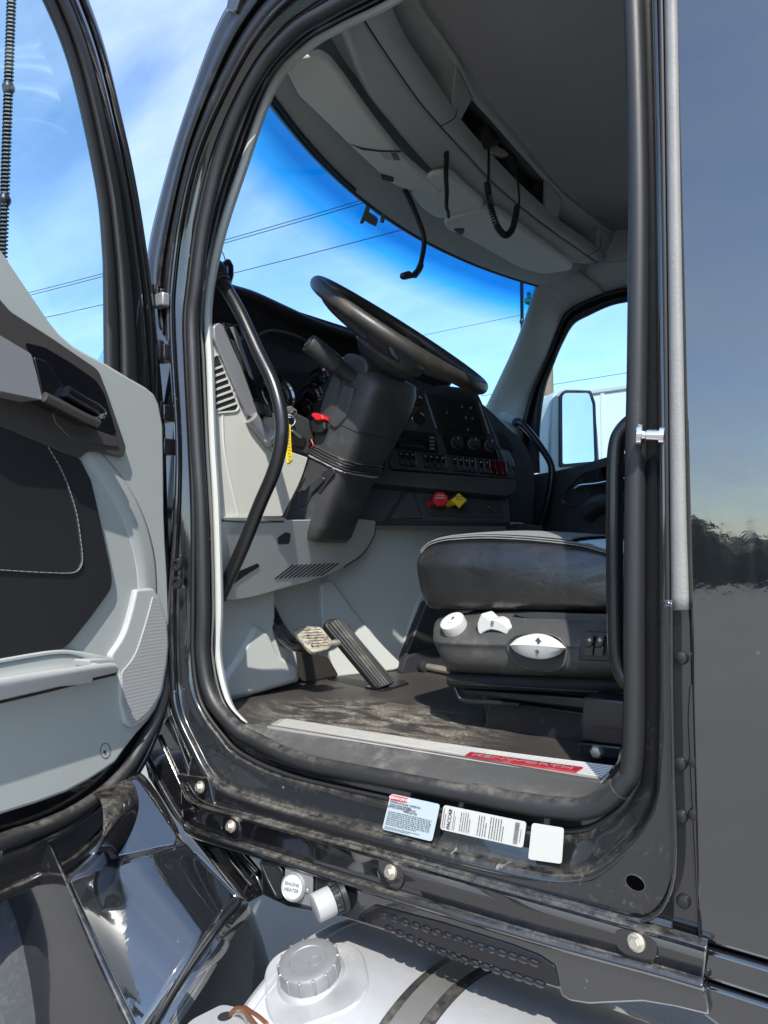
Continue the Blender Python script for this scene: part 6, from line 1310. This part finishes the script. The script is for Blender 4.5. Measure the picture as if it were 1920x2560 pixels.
for x_ in (-6.2,):
    for y_ in (10.1, 11.6): bxo('landing_leg', x_, x_ + .14, y_, y_ + .14, 0, 1.05, 'trailer_dark', tl)
# roadside wires and poles
W = [[UZ(85, 735, 10.2), UZ(905, 500, 10.2)], [UZ(85, 742, 10.1), UZ(905, 508, 10.1)], [UZ(130, 797, 9.0), UZ(1040, 565, 9.0)]]
ends = []
for k, (a, b) in enumerate(W):
    d = (b - a); p0, p1 = a - d * 1.2, b + d * 1.6
    pts = [p0.lerp(p1, t / 20) for t in range(21)]; pts = [p - V((0, 0, .8 * (1 - (2 * i / 20 - 1) ** 2) - .78)) for i, p in enumerate(pts)]
    o = tube('power_line', pts, .011, 'wire_grey', None, n=60, sides=6); ends.append((pts[0], pts[-1]))
    tag(o, ['upper of two close overhead wires crossing the sky', 'lower of two close overhead wires crossing the sky', 'single overhead wire crossing the sky below the pair'][k], 'wire', 'overhead wires')
W2 = [[UZ(1000, 850, 10.), UZ(1290, 790, 10.)], [UZ(1378, 962, 8.), UZ(1580, 930, 8.)]]
for k, (a, b) in enumerate(W2):
    d = (b - a); o = tube('power_line', [a - d * 1.0, a, b, b + d * 1.5], .012 if k else .009, 'wire_grey', None, n=30, sides=6)
    tag(o, ['faint far wire seen through the windshield above the dashboard', 'overhead wire seen through the passenger window above the trailer'][k], 'wire', 'overhead wires')
def pole(c, h, lab):
    p = empty('utility_pole', (c[0], c[1], 0), lab, 'utility pole', 'utility poles')
    lathe('post', (c[0], c[1], 0), (0, 0, 1), [(.19, 0), (.17, h * .5), (.13, h)], 'wood_pole', p, 20)
    box('crossarm', (c[0], c[1], h - .5), (.12, 2.4, .12), 'wood_pole', p, .01)
    for y_ in (-1.05, -.4, .4, 1.05): lathe('insulator', (c[0], c[1] + y_, h - .44), (0, 0, 1), [(.03, 0), (.06, .05), (.04, .1), (.06, .14), (.03, .2)], 'trailer_dark', p, 12)
pq = UY(1369, 960, 17); pole((pq.x, pq.y), 8.6, 'brown wooden utility pole rising behind the white trailer')
pole((ends[0][0].x, ends[0][0].y), 11., 'wooden utility pole at the far left end of the paired wires')
# far belt of trees across the yard (seen mirrored in the paint)
rt_ = random.Random(11); vs = []; fs = []
for ring_ in range(2):
    n = 220; rad = 46 + 9 * ring_; b0 = len(vs)
    for i in range(n + 1):
        a = R(150 + 240 * i / n); rr_ = rad + rt_.uniform(-2, 2); h = 2.6 + 1.3 * rt_.random() + .5 * math.sin(i * .35)
        for z_, k_ in ((0, 0), (h * .35, -.8), (h * .7, -.6), (h, .6)): vs.append(V(((rr_ + k_ + rt_.uniform(-1, 1)) * math.cos(a), (rr_ + k_ + rt_.uniform(-1, 1)) * math.sin(a), z_)))
    for i in range(n):
        for j in range(3): q = b0 + i * 4 + j; fs.append((q, q + 4, q + 5, q + 1))
tag(link('tree_belt', mesh('tree_belt', vs, fs), 'tree', sharp=180), 'dark belt of trees far across the yard', 'trees', kind='stuff')
